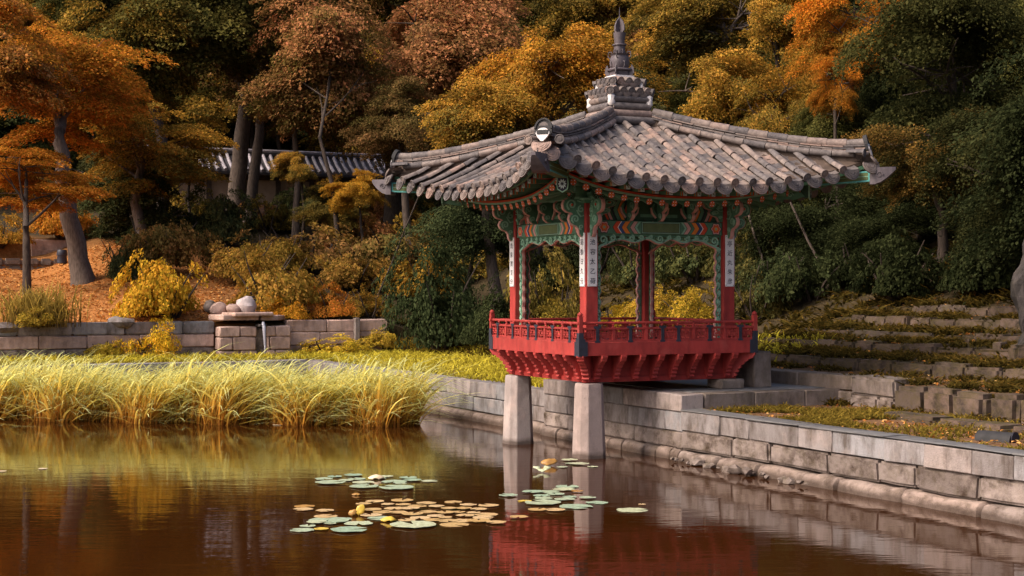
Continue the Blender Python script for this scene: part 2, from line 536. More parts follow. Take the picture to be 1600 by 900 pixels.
MAT['soil'] = ground_mat()

def water_mat():
    m, nt, N, L, B = new_mat('pond_water')
    v = coords(nt, (.55, 1.6, 1), rnd=False)
    n1 = noise(nt, v, 1.2, 4, .55)
    n2 = noise(nt, v, 5.5, 3, .5)
    B.inputs['Base Color'].default_value = (.036, .0115, .0024, 1)
    B.inputs['Roughness'].default_value = .035
    B.inputs['IOR'].default_value = 1.33
    B.inputs['Specular Tint'].default_value = (1.0, .73, .50, 1)
    h = math_n(nt, 'ADD', math_n(nt, 'MULTIPLY', n1, 1.0), math_n(nt, 'MULTIPLY', n2, .22))
    bump(nt, h, B, .035, .12)
    return m
MAT['water'] = water_mat()
def fall_mat():
    m, nt, N, L, B = new_mat('falling_water')
    B.inputs['Base Color'].default_value = (.34, .34, .40, 1)
    B.inputs['Roughness'].default_value = .15
    n = noise(nt, coords(nt, (9, 9, 1.2)), 3, 4)
    bump(nt, n, B, .6, .03)
    return m
MAT['fall'] = fall_mat()

def pad_mat(name, c, c2):
    m, nt, N, L, B = new_mat(name)
    v = coords(nt)
    oi = N.new('ShaderNodeObjectInfo')
    n = noise(nt, v, 6, 4, .6)
    col = mixc(nt, oi.outputs['Random'], c, c2)
    sp = ramp2(nt, n, (.55, .5, .4), (1.1, 1.08, 1.05), .3, .6)
    col = mixc(nt, 1.0, col, sp, 'MULTIPLY')
    L.new(col, B.inputs['Base Color'])
    B.inputs['Roughness'].default_value = .38
    bump(nt, n, B, .3, .02)
    return m
MAT['pad_green'] = pad_mat('blue_green_pad', (.30, .44, .33), (.52, .56, .38))
MAT['pad_ochre'] = pad_mat('ochre_pad', (.52, .34, .13), (.66, .48, .27))
MAT['pad_yellow'] = pad_mat('yellow_pad', (.72, .50, .06), (.74, .56, .12))
MAT['pad_cream'] = pad_mat('cream_leaf', (.70, .55, .36), (.72, .60, .42))
MAT['pad_brown'] = pad_mat('brown_leaf', (.42, .22, .05), (.46, .25, .06))

# ------------------------------------------------------------------ ground and water
def frange(a, b, s):
    return [a + i * (b - a) / max(1, round((b - a) / s)) for i in range(max(1, round((b - a) / s)))]
def terrain():
    A = frange(-70, -12, 4) + frange(-12, 2.1, 1.0) + [2.115, 2.125] + frange(2.5, 5.4, .6) + [5.5, 5.55, 6.3, 7.05, 7.1, 7.7, 8.25, 8.3, 8.8, 9.35, 9.4, 10, 10.55, 10.6, 11.1, 11.65, 11.7] + frange(12.3, 40, 1.2) + frange(40, 121, 5)
    Bv = frange(-30, -13, 3) + frange(-13, 22.1, 1.0) + [22.165, 22.175, 23, 24, 25.45, 25.5] + frange(26.2, 46, 1.0) + [46, 46.3, 46.5, 47.2, 48, 48.2] + frange(49, 82, 1.6) + frange(82, 201, 6)
    vs, fs = [], []
    for b in Bv:
        for a in A:
            vs.append(tuple(W(a, b, ground_ab(a, b))))
    n = len(A)
    for j in range(len(Bv) - 1):
        for i in range(n - 1):
            fs.append((j * n + i, j * n + i + 1, (j + 1) * n + i + 1, (j + 1) * n + i))
    me = bpy.data.meshes.new('ground')
    me.from_pydata(vs, [], fs)
    me.materials.append(MAT['soil'])
    me.polygons.foreach_set('use_smooth', [True] * len(me.polygons))
    me.set_sharp_from_angle(angle=R_(35))
    tag(link('ground', me), kind='structure')
terrain()
wb = MB()
q = [W(-75, -36), W(2.3, -36), W(2.3, 22.4), W(-75, 22.4)]
wb.add([tuple(p) for p in q], [(0, 1, 2, 3)])
tag(wb.build('pond_water', MAT['water']), kind='structure')

# ------------------------------------------------------------------ stonework
def stone_mesh(name, l, d, h, seed, mat, bev=.02, rough=.012, sub=1):
    rnd = random.Random(seed)
    bm = bmesh.new()
    bmesh.ops.create_cube(bm, size=1)
    for v in bm.verts:
        v.co = Vector((v.co.x * l, v.co.y * d, v.co.z * h))
        v.co += Vector((rnd.uniform(-1, 1), rnd.uniform(-1, 1), rnd.uniform(-1, 1))) * rough
    if sub:
        bmesh.ops.subdivide_edges(bm, edges=[e for e in bm.edges if e.calc_length() > .35], cuts=1, use_grid_fill=True)
        for v in bm.verts:
            v.co += Vector((rnd.uniform(-1, 1), rnd.uniform(-1, 1), rnd.uniform(-1, 1))) * rough * .5
    es = [e for e in bm.edges if len(e.link_faces) == 2 and e.calc_face_angle(0) > .8]
    bmesh.ops.bevel(bm, geom=es, offset=min(bev, h * .35), segments=1 if bev < .04 else 2, affect='EDGES', clamp_overlap=True)
    me = bpy.data.meshes.new(name)
    bm.to_mesh(me); bm.free()
    me.materials.append(mat)
    me.polygons.foreach_set('use_smooth', [True] * len(me.polygons))
    me.set_sharp_from_angle(angle=R_(40))
    return me
def kerb_mesh(name, l, d, h, seed, mat):
    """a long stone with a rounded upper front edge and slightly rounded ends"""
    rnd = random.Random(seed)
    prof = [(-d / 2, -h / 2), (-d / 2 - .02, -h * .1), (-d / 2 - .01, h * .28), (-d / 2 + .04, h * .44), (-d / 2 + .11, h / 2), (d / 2, h / 2), (d / 2, -h / 2)]
    xs = [-.5, -.465, -.25, 0, .25, .465, .5]
    m = MB()
    vs, fs = [], []
    n = len(prof)
    for x in xs:
        k = .78 if abs(x) == .5 else 1.0
        jy, jz = rnd.uniform(-.022, .022), rnd.uniform(-.018, .018)
        for y, z in prof:
            vs.append((x * l, (y * k) + jy + rnd.uniform(-.010, .010), (z * k if z > 0 else z) + jz + rnd.uniform(-.010, .010)))
    for i in range(len(xs) - 1):
        for k in range(n):
            fs.append((i * n + k, i * n + (k + 1) % n, (i + 1) * n + (k + 1) % n, (i + 1) * n + k))
    fs += [tuple(range(n)), tuple((len(xs) - 1) * n + k for k in range(n))]
    m.add(vs, fs)
    return m.mesh(name, mat, smooth=45)
def wall_run(root, p0, p1, courses, seed, depth=.5, name='stone', gaps=0.012, end=None):
    """courses: (z0, z1, mean length, material key, bevel, out) ; stones stand behind the line p0-p1, whose left side (looking along) is the wall's body"""
    rnd = random.Random(seed)
    p0, p1 = Vector((p0[0], p0[1], 0)), Vector((p1[0], p1[1], 0))
    L = (p1 - p0).length
    d = (p1 - p0).normalized()
    nrm = Vector((-d.y, d.x, 0))
    rz = math.atan2(d.y, d.x)
    inv = root.matrix_world.inverted() if False else None
    for (z0, z1, ml, mk, bev, out) in courses:
        t = -rnd.uniform(0, .3) * ml
        t = 0
        while t < L - .02:
            l = min(ml * rnd.uniform(.65, 1.4), L - t)
            if L - (t + l) < ml * .35: l = L - t
            h = z1 - z0
            if mk == 'kerb_stone': me = kerb_mesh(name, l - gaps, depth, h - gaps, rnd.random(), MAT[mk])
            else: me = stone_mesh(name, l - gaps, depth, h - gaps, rnd.random(), MAT[mk], bev, .010 if bev < .04 else .02)
            c = p0 + d * (t + l / 2) + nrm * (depth / 2 - out + rnd.uniform(-.012, .012))
            jz = rnd.uniform(-.035, .03) if mk == 'mossy_stone' else 0
            if mk == 'mossy_stone': c += nrm * rnd.uniform(-.07, .07)
            M = Matrix.Translation((c.x, c.y, (z0 + z1) / 2 + jz)) @ Matrix.Rotation(rz + (rnd.uniform(-.06, .06) if mk == 'mossy_stone' else 0), 4, 'Z') @ Matrix.Rotation(rnd.uniform(-.03, .03) if mk == 'mossy_stone' else 0, 4, 'Y')
            o = bpy.data.objects.new(name, me)
            COL.objects.link(o)
            o.parent = root
            o.matrix_local = Matrix.Translation(-Vector(root.location)) @ M
            t += l
def wall(name, label, cat, p0, p1, courses, seed, **kw):
    root = empty(name, (p0[0], p0[1], 0))
    tag(root, label, cat)
    wall_run(root, p0, p1, courses, seed, **kw)
    return root

# ------------------------------------------------------------------ stone platform and pond walls
WALL3 = [(-.25, .20, 1.25, 'kerb_stone', .10, .08), (.22, .58, 1.35, 'rough_stone', .04, .0), (.58, .93, 1.15, 'wall_stone', .012, .0), (.93, .965, 1.6, 'paving', .008, .02)]
p = W(1.75, -.76); q = W(1.75, -16.5)
wall('pond_wall', 'long granite pond wall of squared blocks running from the pavilion terrace towards the viewer', 'wall', p, q, WALL3, 11, depth=.5)
p = W(2.0, 22.3); q = W(2.0, 5.07)
wall('pond_wall', 'pale granite pond wall between the tall reeds and the two pavilion pillars', 'wall', p, q,
     [(-.25, .22, 1.6, 'kerb_stone', .05, .10), (.22, .58, 1.7, 'wall_stone', .02, 0), (.58, .95, 1.9, 'wall_stone', .012, 0)], 12, depth=.5)
p = W(-14, 22.05); q = W(2.0, 22.05)
wall('pond_wall', 'low far bank wall of the pond behind the tall reeds', 'wall', p, q,
     [(-.25, .22, 1.6, 'kerb_stone', .05, .10), (.22, .58, 1.7, 'wall_stone', .02, 0), (.58, .95, 1.9, 'wall_stone', .012, 0)], 13, depth=.5)

def terrace():
    root = empty('stone_terrace', W(3.5, 2.1, 0))
    tag(root, 'raised granite terrace the back half of the pavilion stands on', 'terrace')
    # pond-side face, courses of big blocks
    wall_run(root, W(1.80, 5.05), W(1.80, -.75), [(-.25, .20, .7, 'kerb_stone', .08, .08), (.20, .52, 1.2, 'rough_stone', .03, 0), (.52, .90, 1.5, 'wall_stone', .02, 0), (.90, 1.24, 1.6, 'wall_stone', .02, .01)], 21, depth=.5)
    # side faces towards the viewer and away
    wall_run(root, W(2.30, -.75), W(5.45, -.75), [(.88, 1.24, 1.5, 'terrace_stone', .015, 0)], 22, depth=.45)
    wall_run(root, W(5.45, 5.05), W(2.30, 5.05), [(.88, 1.24, 1.5, 'terrace_stone', .015, 0)], 23, depth=.45)
    # paving slabs
    rnd = random.Random(5)
    b = -.28
    while b < 4.6:
        w = min(rnd.uniform(.55, .8), 4.6 - b)
        if 4.6 - b - w < .3: w = 4.6 - b
        a = 2.32
        while a < 5.4:
            l = min(rnd.uniform(.7, 1.2), 5.45 - a)
            if 5.45 - a - l < .3: l = 5.45 - a
            me = stone_mesh('paving_slab', l - .012, w - .012, .2, rnd.random(), MAT['paving'], .008, .004, 0)
            o = link('paving_slab', me, root)
            o.matrix_local = Matrix.Translation(W(a + l / 2, b + w / 2, 1.145) - root.location) @ Matrix.Rotation(TH, 4, 'Z')
            a += l
        b += w
terrace()
# entry step on the inland side
st = link('entry_step', stone_mesh('entry_step', .42, 1.3, .72, 3, MAT['terrace_stone'], .02, .008), None, W(4.34, .95, 1.24 + .36), TH)
tag(st, 'tall grey step block beside the right end of the red balcony', 'stone step')

# ------------------------------------------------------------------ the pavilion
PAV = empty('pavilion', W(2, 2, 0), TH)
tag(PAV, 'red and green painted pavilion with a tiled hip roof on stone pillars in the pond', 'pavilion')
C = 1.55
H = 2.0
ROT = [Matrix.Rotation(-k * math.pi / 2, 4, 'Z') for k in range(4)]    # 0 front, 1 pond side, 2 far, 3 inland

# stone pillars in the water and low base stones on the terrace
def pillar_mesh():
    m = MB()
    rings = []
    for z, w, e in ((-1.0, .62, .13), (0.02, .575, .125), (.10, .56, .12), (1.36, .475, .10), (1.425, .455, .10)):
        h = w / 2
        rings.append([(h - e, -h, z), (h, -h + e, z), (h, h - e, z), (h - e, h, z), (-h + e, h, z), (-h, h - e, z), (-h, -h + e, z), (-h + e, -h, z)])
    vs = [v for r in rings for v in r]
    fs = []
    for i in range(len(rings) - 1):
        for k in range(8):
            k2 = (k + 1) % 8
            fs.append((i * 8 + k, i * 8 + k2, (i + 1) * 8 + k2, (i + 1) * 8 + k))
    fs.append(tuple(range(8))[::-1]); fs.append(tuple((len(rings) - 1) * 8 + k for k in range(8)))
    m.add(vs, fs)
    me = m.mesh('stone_pillar', MAT['pillar_stone'])
    bm = bmesh.new(); bm.from_mesh(me)
    bmesh.ops.bevel(bm, geom=bm.edges[:], offset=.012, segments=1, affect='EDGES')
    bm.to_mesh(me); bm.free()
    return me
pm = pillar_mesh()
link('stone_pillar', pm, PAV, (-C, -C, 0))
link('stone_pillar', pm, PAV, (-C, C, 0))
bs = stone_mesh('base_stone', .55, .55, .2, 8, MAT['terrace_stone'], .03, .008)
link('base_stone', bs, PAV, (C, -C, 1.34))
link('base_stone', bs, PAV, (C, C, 1.34))

# substructure: sill beams and carved brackets carrying the balcony
for k in range(4):
    m = MB()
    m.box((0, -C, 1.70), (2 * C + .10 if k % 2 == 0 else 2 * C - .26, .20, .50))
    m.box((0, -C - .06, 1.485), (2 * C + .30 if k % 2 == 0 else 2 * C + .296, .16, .085))
    m.build('sill_beam', MAT['dark_red'], PAV, mat=ROT[k])
def bracket_outline():
    pts = [(0, 1.47), (.07, 1.47)]
    # knobs along the outer lower edge from the beam out to the fascia
    cs = [(.075, 1.53), (.10, 1.605), (.135, 1.68), (.185, 1.755), (.25, 1.825), (.33, 1.885)]
    for i, (x, z) in enumerate(cs):
        ang = R_(-35 - 6 * (5 - i))
        for s in (-1.1, -.5, 0.1, .7):
            pts.append((x + .042 * math.cos(ang + s), z + .042 * math.sin(ang + s)))
    pts += [(.40, 1.93), (.40, 1.965), (0, 1.965)]
    return pts
def bracket_mesh():
    m = MB()
    poly = [(-y, z) for y, z in bracket_outline()]          # in y,z after turning
    m.prism(poly, -.055, .055, 0, Matrix.Rotation(math.pi / 2, 4, 'Z'))
    return m.mesh('carved_bracket', MAT['red'])
bkm = bracket_mesh()
for k in range(4):
    for i in range(8):
        s = -1.47 + i * .42
        M = ROT[k] @ Matrix.Translation((s, -C - .10, 0)) @ Matrix.Rotation(math.pi, 4, 'Z') @ Matrix.Rotation(math.pi, 4, 'Z')
        link('carved_bracket', bkm, PAV, mat=M)
dg = MB()
poly = [(-y * 1.25, z) for y, z in bracket_outline()]
dg.prism(poly, -.07, .07, 0, Matrix.Rotation(math.pi / 2, 4, 'Z'))
dgm = dg.mesh('corner_bracket', MAT['red'])
for k in range(4):
    M = ROT[k] @ Matrix.Translation((C, -C, 0)) @ Matrix.Rotation(R_(45), 4, 'Z') @ Matrix.Translation((0, -.10, 0))
    link('corner_bracket', dgm, PAV, mat=M)

# floor
m = MB(); m.box((0, 0, 2.08), (2 * H - .22, 2 * H - .22, .16))
m.build('floor', MAT['dark_red'], PAV)

# fascia boards, railing
def plank(l, d, h, mat, name, bev=.008):
    return stone_mesh(name, l, d, h, 1, mat, bev, 0.0, 0)
for k in range(4):
    L = 2 * H if k % 2 == 0 else 2 * H - .22
    fo = link('fascia_board', plank(L, .11, .26, MAT['red'], 'fascia_board'), PAV, mat=ROT[k] @ Matrix.Translation((0, -H + .055, 2.09)))
    for s in (-1, 1):
        m = MB()
        y = -.055 - (.006 if k % 2 == 0 else .004)
        e = L / 2 + .11 * (k % 2)
        m.box((s * (e - .085), y, 0), (.17 + .012, .012, .27))
        # iron straps in the outline of a clasp
        m.box((s * (e - .075), y, .16), (.10, .012, .06))
        m.build('corner_iron', MAT['iron'], fo)
lat_mb = {}
def lattice_mesh(w, h):
    """one fret panel of thin bars: an outer frame, and an inner maze"""
    m = MB()
    t, d = .017, .03
    X, Z = w / 2, h / 2
    def hb(x0, x1, z): m.box(((x0 + x1) / 2, 0, z), (abs(x1 - x0), d, t))
    def vb(x, z0, z1): m.box((x, 0, (z0 + z1) / 2), (t, d * .96, abs(z1 - z0)))
    hb(-X, X, Z - t / 2); hb(-X, X, -Z + t / 2)
    vb(-X + t / 2, -Z, Z); vb(X - t / 2, -Z, Z)
    a, c = X * .42, Z * .40
    hb(-a, a, c); hb(-a, a, -c); vb(-a, -c, c); vb(a, -c, c)
    hb(-X, -a, c * .0); hb(a, X, 0)
    vb(0, c, Z); vb(0, -c, -Z)
    vb(-X * .70, c * .35, Z); vb(X * .70, c * .35, Z); vb(-X * .70, -Z, -c * .35); vb(X * .70, -Z, -c * .35)
    hb(-X * .70, -a, c * .55 + .02); hb(a, X * .70, -c * .55 - .02)
    m.box((0, .004, 0), (a * 1.0, .014, c * 1.1))
    return m.mesh('lattice_panel', MAT['red'])
NP = 11
Wd = 2 * (H - .04) / NP
lat = lattice_mesh(Wd - .062, .215)
mp_ = MB(); mp_.box((0, 0, 0), (.058, .062, .27)); postm = mp_.mesh('railing_post', MAT['red'])
ms = MB()
ms.box((0, 0, 0), (.066, .012, .30)); ms.box((0, 0, .135), (.15, .0125, .045)); ms.box((0, 0, -.135), (.11, .0125, .04))
strapm = ms.mesh('iron_strap', MAT['iron'])
mb_ = MB()
mb_.lathe([(.018, 0), (.028, .012), (.016, .03), (.034, .055), (.03, .07), (.02, .085)], 8)
balm = mb_.mesh('baluster', MAT['red'], smooth=60)
for k in range(4):
    m = MB()
    y = -H + .045
    L = 2 * H - .02 if k % 2 == 0 else 2 * H - .2
    m.box((0, y, 2.4725), (L, .075, .035))
    m.box((0, y, 2.236), (L, .078, .030))
    m.tube([(-H - .02, y, 2.575), (H + .02, y, 2.575)] if k % 2 == 0 else [(-H + .03, y, 2.5755), (H - .03, y, 2.5755)], .027, 10)
    rl = m.build('railing', MAT['red'], PAV, mat=ROT[k])
    for i in range(NP):
        x = -H + .04 + (i + .5) * Wd
        link('lattice_panel', lat, rl, (x, y, 2.354))
    for i in range(1, NP):
        x = -H + .04 + i * Wd
        link('railing_post', postm, rl, (x, y, 2.362))
        link('baluster', balm, rl, (x, y, 2.489))
        if i in (1, 3, 5, 6, 8, 10):
            link('iron_strap', strapm, rl, (x, y - .040, 2.36))
for i, (sx, sy) in enumerate(((-1, -1), (1, -1), (1, 1), (-1, 1))):
    m = MB()
    m.box((0, 0, .24), (.085, .085, .50))
    m.lathe([(.03, .49), (.05, .505), (.05, .53), (.03, .55), (.012, .565)], 8)
    cp = m.build('corner_post', MAT['red'], PAV, loc=(sx * (H - .042), sy * (H - .042), 2.22))
    m = MB(); m.box((0, 0, .09), (.10, .10, .17)); m.build('corner_iron', MAT['iron'], cp)

# columns
cm = stone_mesh('column', .26, .26, 2.72, 2, MAT['red'], .012, 0, 0)
for sx in (-1, 1):
    for sy in (-1, 1):
        link('column', cm, PAV, (sx * C, sy * C, 2.16 + 1.36))

# couplet boards with brush lettering
def text_mesh(txt, size):
    cu = bpy.data.curves.new('t', 'FONT')
    cu.body = txt
    cu.size = size
    cu.align_x = 'CENTER'
    cu.offset = 0.0
    cu.extrude = .0015
    cu.resolution_u = 2
    o = bpy.data.objects.new('t', cu)
    COL.objects.link(o)
    dg_ = bpy.context.evaluated_depsgraph_get()
    me = bpy.data.meshes.new_from_object(o.evaluated_get(dg_))
    bpy.data.objects.remove(o)
    bpy.data.curves.remove(cu)
    return me
BOARD_Z, BOARD_H = 3.78, 1.02
bdm = stone_mesh('couplet_board', .20, .018, BOARD_H, 1, MAT['white'], .003, 0, 0)
nailm = MB().lathe([(.008, 0), (.006, .004)], 6).mesh('nail', MAT['ink'])
def board(cx, cy, k, txt):
    M = Matrix.Translation((cx, cy, BOARD_Z)) @ ROT[k] @ Matrix.Translation((0, -.13 - .011, 0))
    bo = link('couplet_board', bdm, PAV, mat=M)
    for i, ch in enumerate(txt):
        me = text_mesh(ch, .122)
        me.materials.clear(); me.materials.append(MAT['ink'])
        me.name = 'lettering'
        z = BOARD_H / 2 - .17 - i * .185
        o = link('lettering', me, bo, mat=Matrix.Translation((0, -.0115, z - .05)) @ Matrix.Rotation(math.pi / 2, 4, 'X') @ Matrix.Rotation(R_(random.Random(i + k).uniform(-5, 5)), 4, 'Z'))
    for x in (-.082, .082):
        for z in (-.485, .485):
            link('nail', nailm, bo, mat=Matrix.Translation((x, -.009, z)) @ Matrix.Rotation(math.pi / 2, 4, 'X'))
board(-C, -C, 0, '池容太乙荷')
board(-C, -C, 1, '蓮香日久分')
board(-C, C, 1, '喬泉寶至分')
board(C, -C, 0, '亭近丸朱彦')
board(C, -C, 3, '雨葉眞珠散')
board(C, C, 3, '晴花脂粉勻')

# painted lintel beams
ZB0, ZB1 = 4.28, 4.535
def chevron(m, x, dx, z0, z1, w, y, mi, amp):
    zs = [z0, z0 + (z1 - z0) * .25, (z0 + z1) / 2, z0 + (z1 - z0) * .75, z1]
    xs = [0, dx * amp * .55, dx * amp, dx * amp * .55, 0]
    L = [(x + a, z) for a, z in zip(xs, zs)]
    Rr = [(x + a + w, z) for a, z in zip(xs, zs)]
    for i in range(4):
        m.add([(L[i][0], y, L[i][1]), (Rr[i][0], y, Rr[i][1]), (Rr[i + 1][0], y, Rr[i + 1][1]), (L[i + 1][0], y, L[i + 1][1])], [(0, 1, 2, 3)], mi)
PAINT = [MAT['green'], MAT['olive'], MAT['dark_green'], MAT['pink'], MAT['orange'], MAT['blue'], MAT['vermilion'], MAT['light_green'], MAT['white'], MAT['ink']]
def lintel(k):
    bo = link('lintel_beam', plank(2 * C - .26, .17, ZB1 - ZB0, MAT['green'], 'lintel_beam'), PAV, mat=ROT[k] @ Matrix.Translation((0, -C, (ZB0 + ZB1) / 2)))
    m = MB()
    y = -.085 - .002
    z0, z1 = -.115, .115
    e = C - .135
    def rect(x0, x1, za, zb, mi, dy=0.0, m=m):
        m.add([(x0, y - dy, za), (x1, y - dy, za), (x1, y - dy, zb), (x0, y - dy, zb)], [(0, 1, 2, 3)], mi)
    rect(-.44, .44, z0, z1, 9)
    rect(-.43, .43, z0 + .008, z1 - .008, 7, .001)
    rect(-.415, .415, z0 + .022, z1 - .022, 9, .002)
    rect(-.405, .405, z0 + .030, z1 - .030, 1, .003)
    m.build('painted_panel', PAINT, bo)
    for s in (-1, 1):
        m = MB()
        order = [(7, .05), (9, .012), (3, .085), (9, .012), (0, .065), (9, .01), (4, .10), (9, .01), (5, .07), (8, .018), (6, .10), (9, .012), (0, .08)]
        x = .455
        for mi, w in order:
            if s > 0: chevron(m, x, 1, z0, z1, w, y - .001, mi, .085)
            else: chevron(m, -x - w, -1, z0, z1, w, y - .001, mi, .085)
            x += w
        m.build('painted_chevrons', PAINT, bo)
        m = MB()
        # lotus: vermilion half flower in an orange ring
        cx = s * (e - .15)
        for r, mi, dy in ((.12, 9, .002), (.105, 3, .003), (.08, 6, .004), (.052, 4, .005), (.025, 7, .006)):
            pts = [(cx + r * (1 + .14 * math.cos(6 * t)) * math.cos(t), z) for t, z in [(2 * math.pi * i / 24, r * (1 + .14 * math.cos(12 * math.pi * i / 24)) * math.sin(2 * math.pi * i / 24)) for i in range(24)]]
            pts = [(px_, max(z0, min(z1, pz))) for px_, pz in pts]
            m.add([(px_, y - dy, pz) for px_, pz in pts], [tuple(range(24))], mi)
        rect(s * e - .02 if s > 0 else -e, e if s > 0 else -e + .02, z0, z1, 2, .001, m)
        m.build('painted_lotus', PAINT, bo)
for k in range(4): lintel(k)

# scrollwork fringe under the lintels and down the columns
def fringe_mesh():
    m = MB()
    e = C - .13
    yb0, yb1 = -.012, .022
    # horizontal board with a waved lower edge
    N = 60
    top = ZB0
    def low(x):
        u = abs(x) / e
        return top - (.13 + .05 * math.cos(u * math.pi * 5) * (1 - u) + .17 * max(0, u - .72) / .28)
    poly = [(-e + 2 * e * i / N, low(-e + 2 * e * i / N)) for i in range(N + 1)]
    # back board as strips between the top edge and the wave, with gaps so that the view shows through
    line = [(x, z + .02) for x, z in poly]
    m.ribbon(line, .036, -.024, .03, 2)                   # green lower band
    m.ribbon([(x, z - .022) for x, z in line], .024, -.008, .05, 1)   # pink edge seen from below
    m.ribbon([(-e, top - .018), (e, top - .018)], .036, -.02, .03, 0)
    n = 13
    for i in range(n):
        x = -e + .16 + (2 * e - .32) * i / (n - 1)
        d = top - low(x)
        r = min(.095, d * .42)
        zc = top - d * .48
        sp = spiral(x, zc, r, 1.35, R_(90 if i % 2 else -90), i % 2 == 0, 14)
        m.ribbon(sp, .030, -.034, .02, 2)
        m.ribbon([(x - .10, top - .03), (x - .05, zc + r * .5), (x + .02, zc + r * .9)], .024, -.022, .018, 0)
        m.ribbon(spiral(x + .085, zc - d * .20, r * .55, 1.1, R_(200), i % 2 == 1, 9), .02, -.024, .016, 0)
    # uprights down to the floor
    for s in (-1, 1):
        z = top - .22
        N2 = 70
        edge = []
        for i in range(N2 + 1):
            zz = top - .2 - (top - .2 - 2.18) * i / N2
            edge.append((s * (e - .088 - .018 * math.cos(i / N2 * math.pi * 2 * 8.5)), zz))
        m.ribbon(edge, .03, -.02, .03, 0)
        m.ribbon([(x - s * .022, zz) for x, zz in edge], .018, -.006, .05, 1)
        m.ribbon([(s * (e - .012), top), (s * (e - .012), 2.18)], .024, -.015, .025, 0)
        for i in range(11):
            zz = top - .28 - i * .172
            sp = spiral(s * (e - .055), zz, .045, 1.3, R_(90), (i % 2 == 0) == (s > 0), 11)
            m.ribbon(sp, .024, -.030, .02, 2)
            m.ribbon([(s * (e - .02), zz - .04), (s * (e - .06), zz - .075), (s * (e - .09), zz - .11)], .02, -.02, .018, 2)
    return m.mesh('scroll_fringe', [MAT['green'], MAT['pink'], MAT['light_green'], MAT['dark_green']])
frm = fringe_mesh()
for k in range(4):
    link('scroll_fringe', frm, PAV, mat=ROT[k] @ Matrix.Translation((0, -C - .01, 0)))

# scroll brackets at the column heads
def wing_mesh():
    """a carved bracket in the x,z plane reaching out along +x from the column"""
    m = MB()
    poly = [(0, 4.24), (.05, 4.22), (.09, 4.27), (.10, 4.36), (.15, 4.42), (.22, 4.44), (.28, 4.48), (.31, 4.55), (.28, 4.62), (.23, 4.64), (.27, 4.67), (.36, 4.69),
            (.42, 4.74), (.44, 4.82), (.41, 4.90), (.34, 4.94), (.26, 4.94), (0, 4.95)]
    m.prism(poly, -.05, .05, 0)
    m.ribbon([(x + .006, z) for x, z in poly[1:16]], .026, -.036, .036, 1)
    for s in (-1, 1):
        y0, y1 = (s * .05, s * .068)
        y0, y1 = min(y0, y1), max(y0, y1)
        m.ribbon(spiral(.27, 4.82, .11, 1.4, R_(-60), True, 15), .030, y0, y1, 2)
        m.ribbon(spiral(.19, 4.55, .085, 1.4, R_(-60), True, 14), .028, y0, y1, 2)
        m.ribbon(spiral(.07, 4.74, .07, 1.2, R_(80), False, 12), .026, y0, y1, 2)
        m.ribbon(spiral(.065, 4.40, .05, 1.2, R_(-90), True, 10), .022, y0, y1, 2)
        m.ribbon([(.01, 4.62), (.08, 4.60), (.13, 4.66), (.16, 4.72)], .024, y0, y1, 2)
        m.ribbon([(.01, 4.9), (.09, 4.88), (.15, 4.90)], .024, y0, y1, 2)
        m.lathe([(.028, 0), (.02, .02)], 8, 3, Matrix.Translation((.27, s * .058, 4.82)) @ Matrix.Rotation(-s * math.pi / 2, 4, 'X'))
    return m.mesh('scroll_bracket', [MAT['green'], MAT['pink'], MAT['light_green'], MAT['vermilion']])
wgm = wing_mesh()
for sx in (-1, 1):
    for sy in (-1, 1):
        for ang in (0, 90, 180, 270):
            d = Vector((math.cos(R_(ang)), math.sin(R_(ang)), 0))
            inward = (d.x * sx + d.y * sy) < 0
            M = Matrix.Translation((sx * C, sy * C, 0)) @ Matrix.Rotation(R_(ang), 4, 'Z') @ Matrix.Translation((.128, 0, 0))
            if inward:
                M = M @ Matrix.Diagonal((.72, 1.9, 1, 1)) @ Matrix.Translation((0, 0, 4.55 * (1 - .0)))
                M = Matrix.Translation((sx * C, sy * C, 0)) @ Matrix.Rotation(R_(ang), 4, 'Z') @ Matrix.Translation((.128, 0, 4.555 - 4.24 * .56)) @ Matrix.Diagonal((.95, 1.9, .56, 1))
            link('scroll_bracket', wgm, PAV, mat=M)
        m = MB()
        m.box((0, 0, 4.885), (.40, .40, .06), 0)
        m.box((0, 0, 4.93), (.47, .47, .03), 1)
        m.build('column_cap', [MAT['green'], MAT['light_green']], PAV, loc=(sx * C, sy * C, .0))

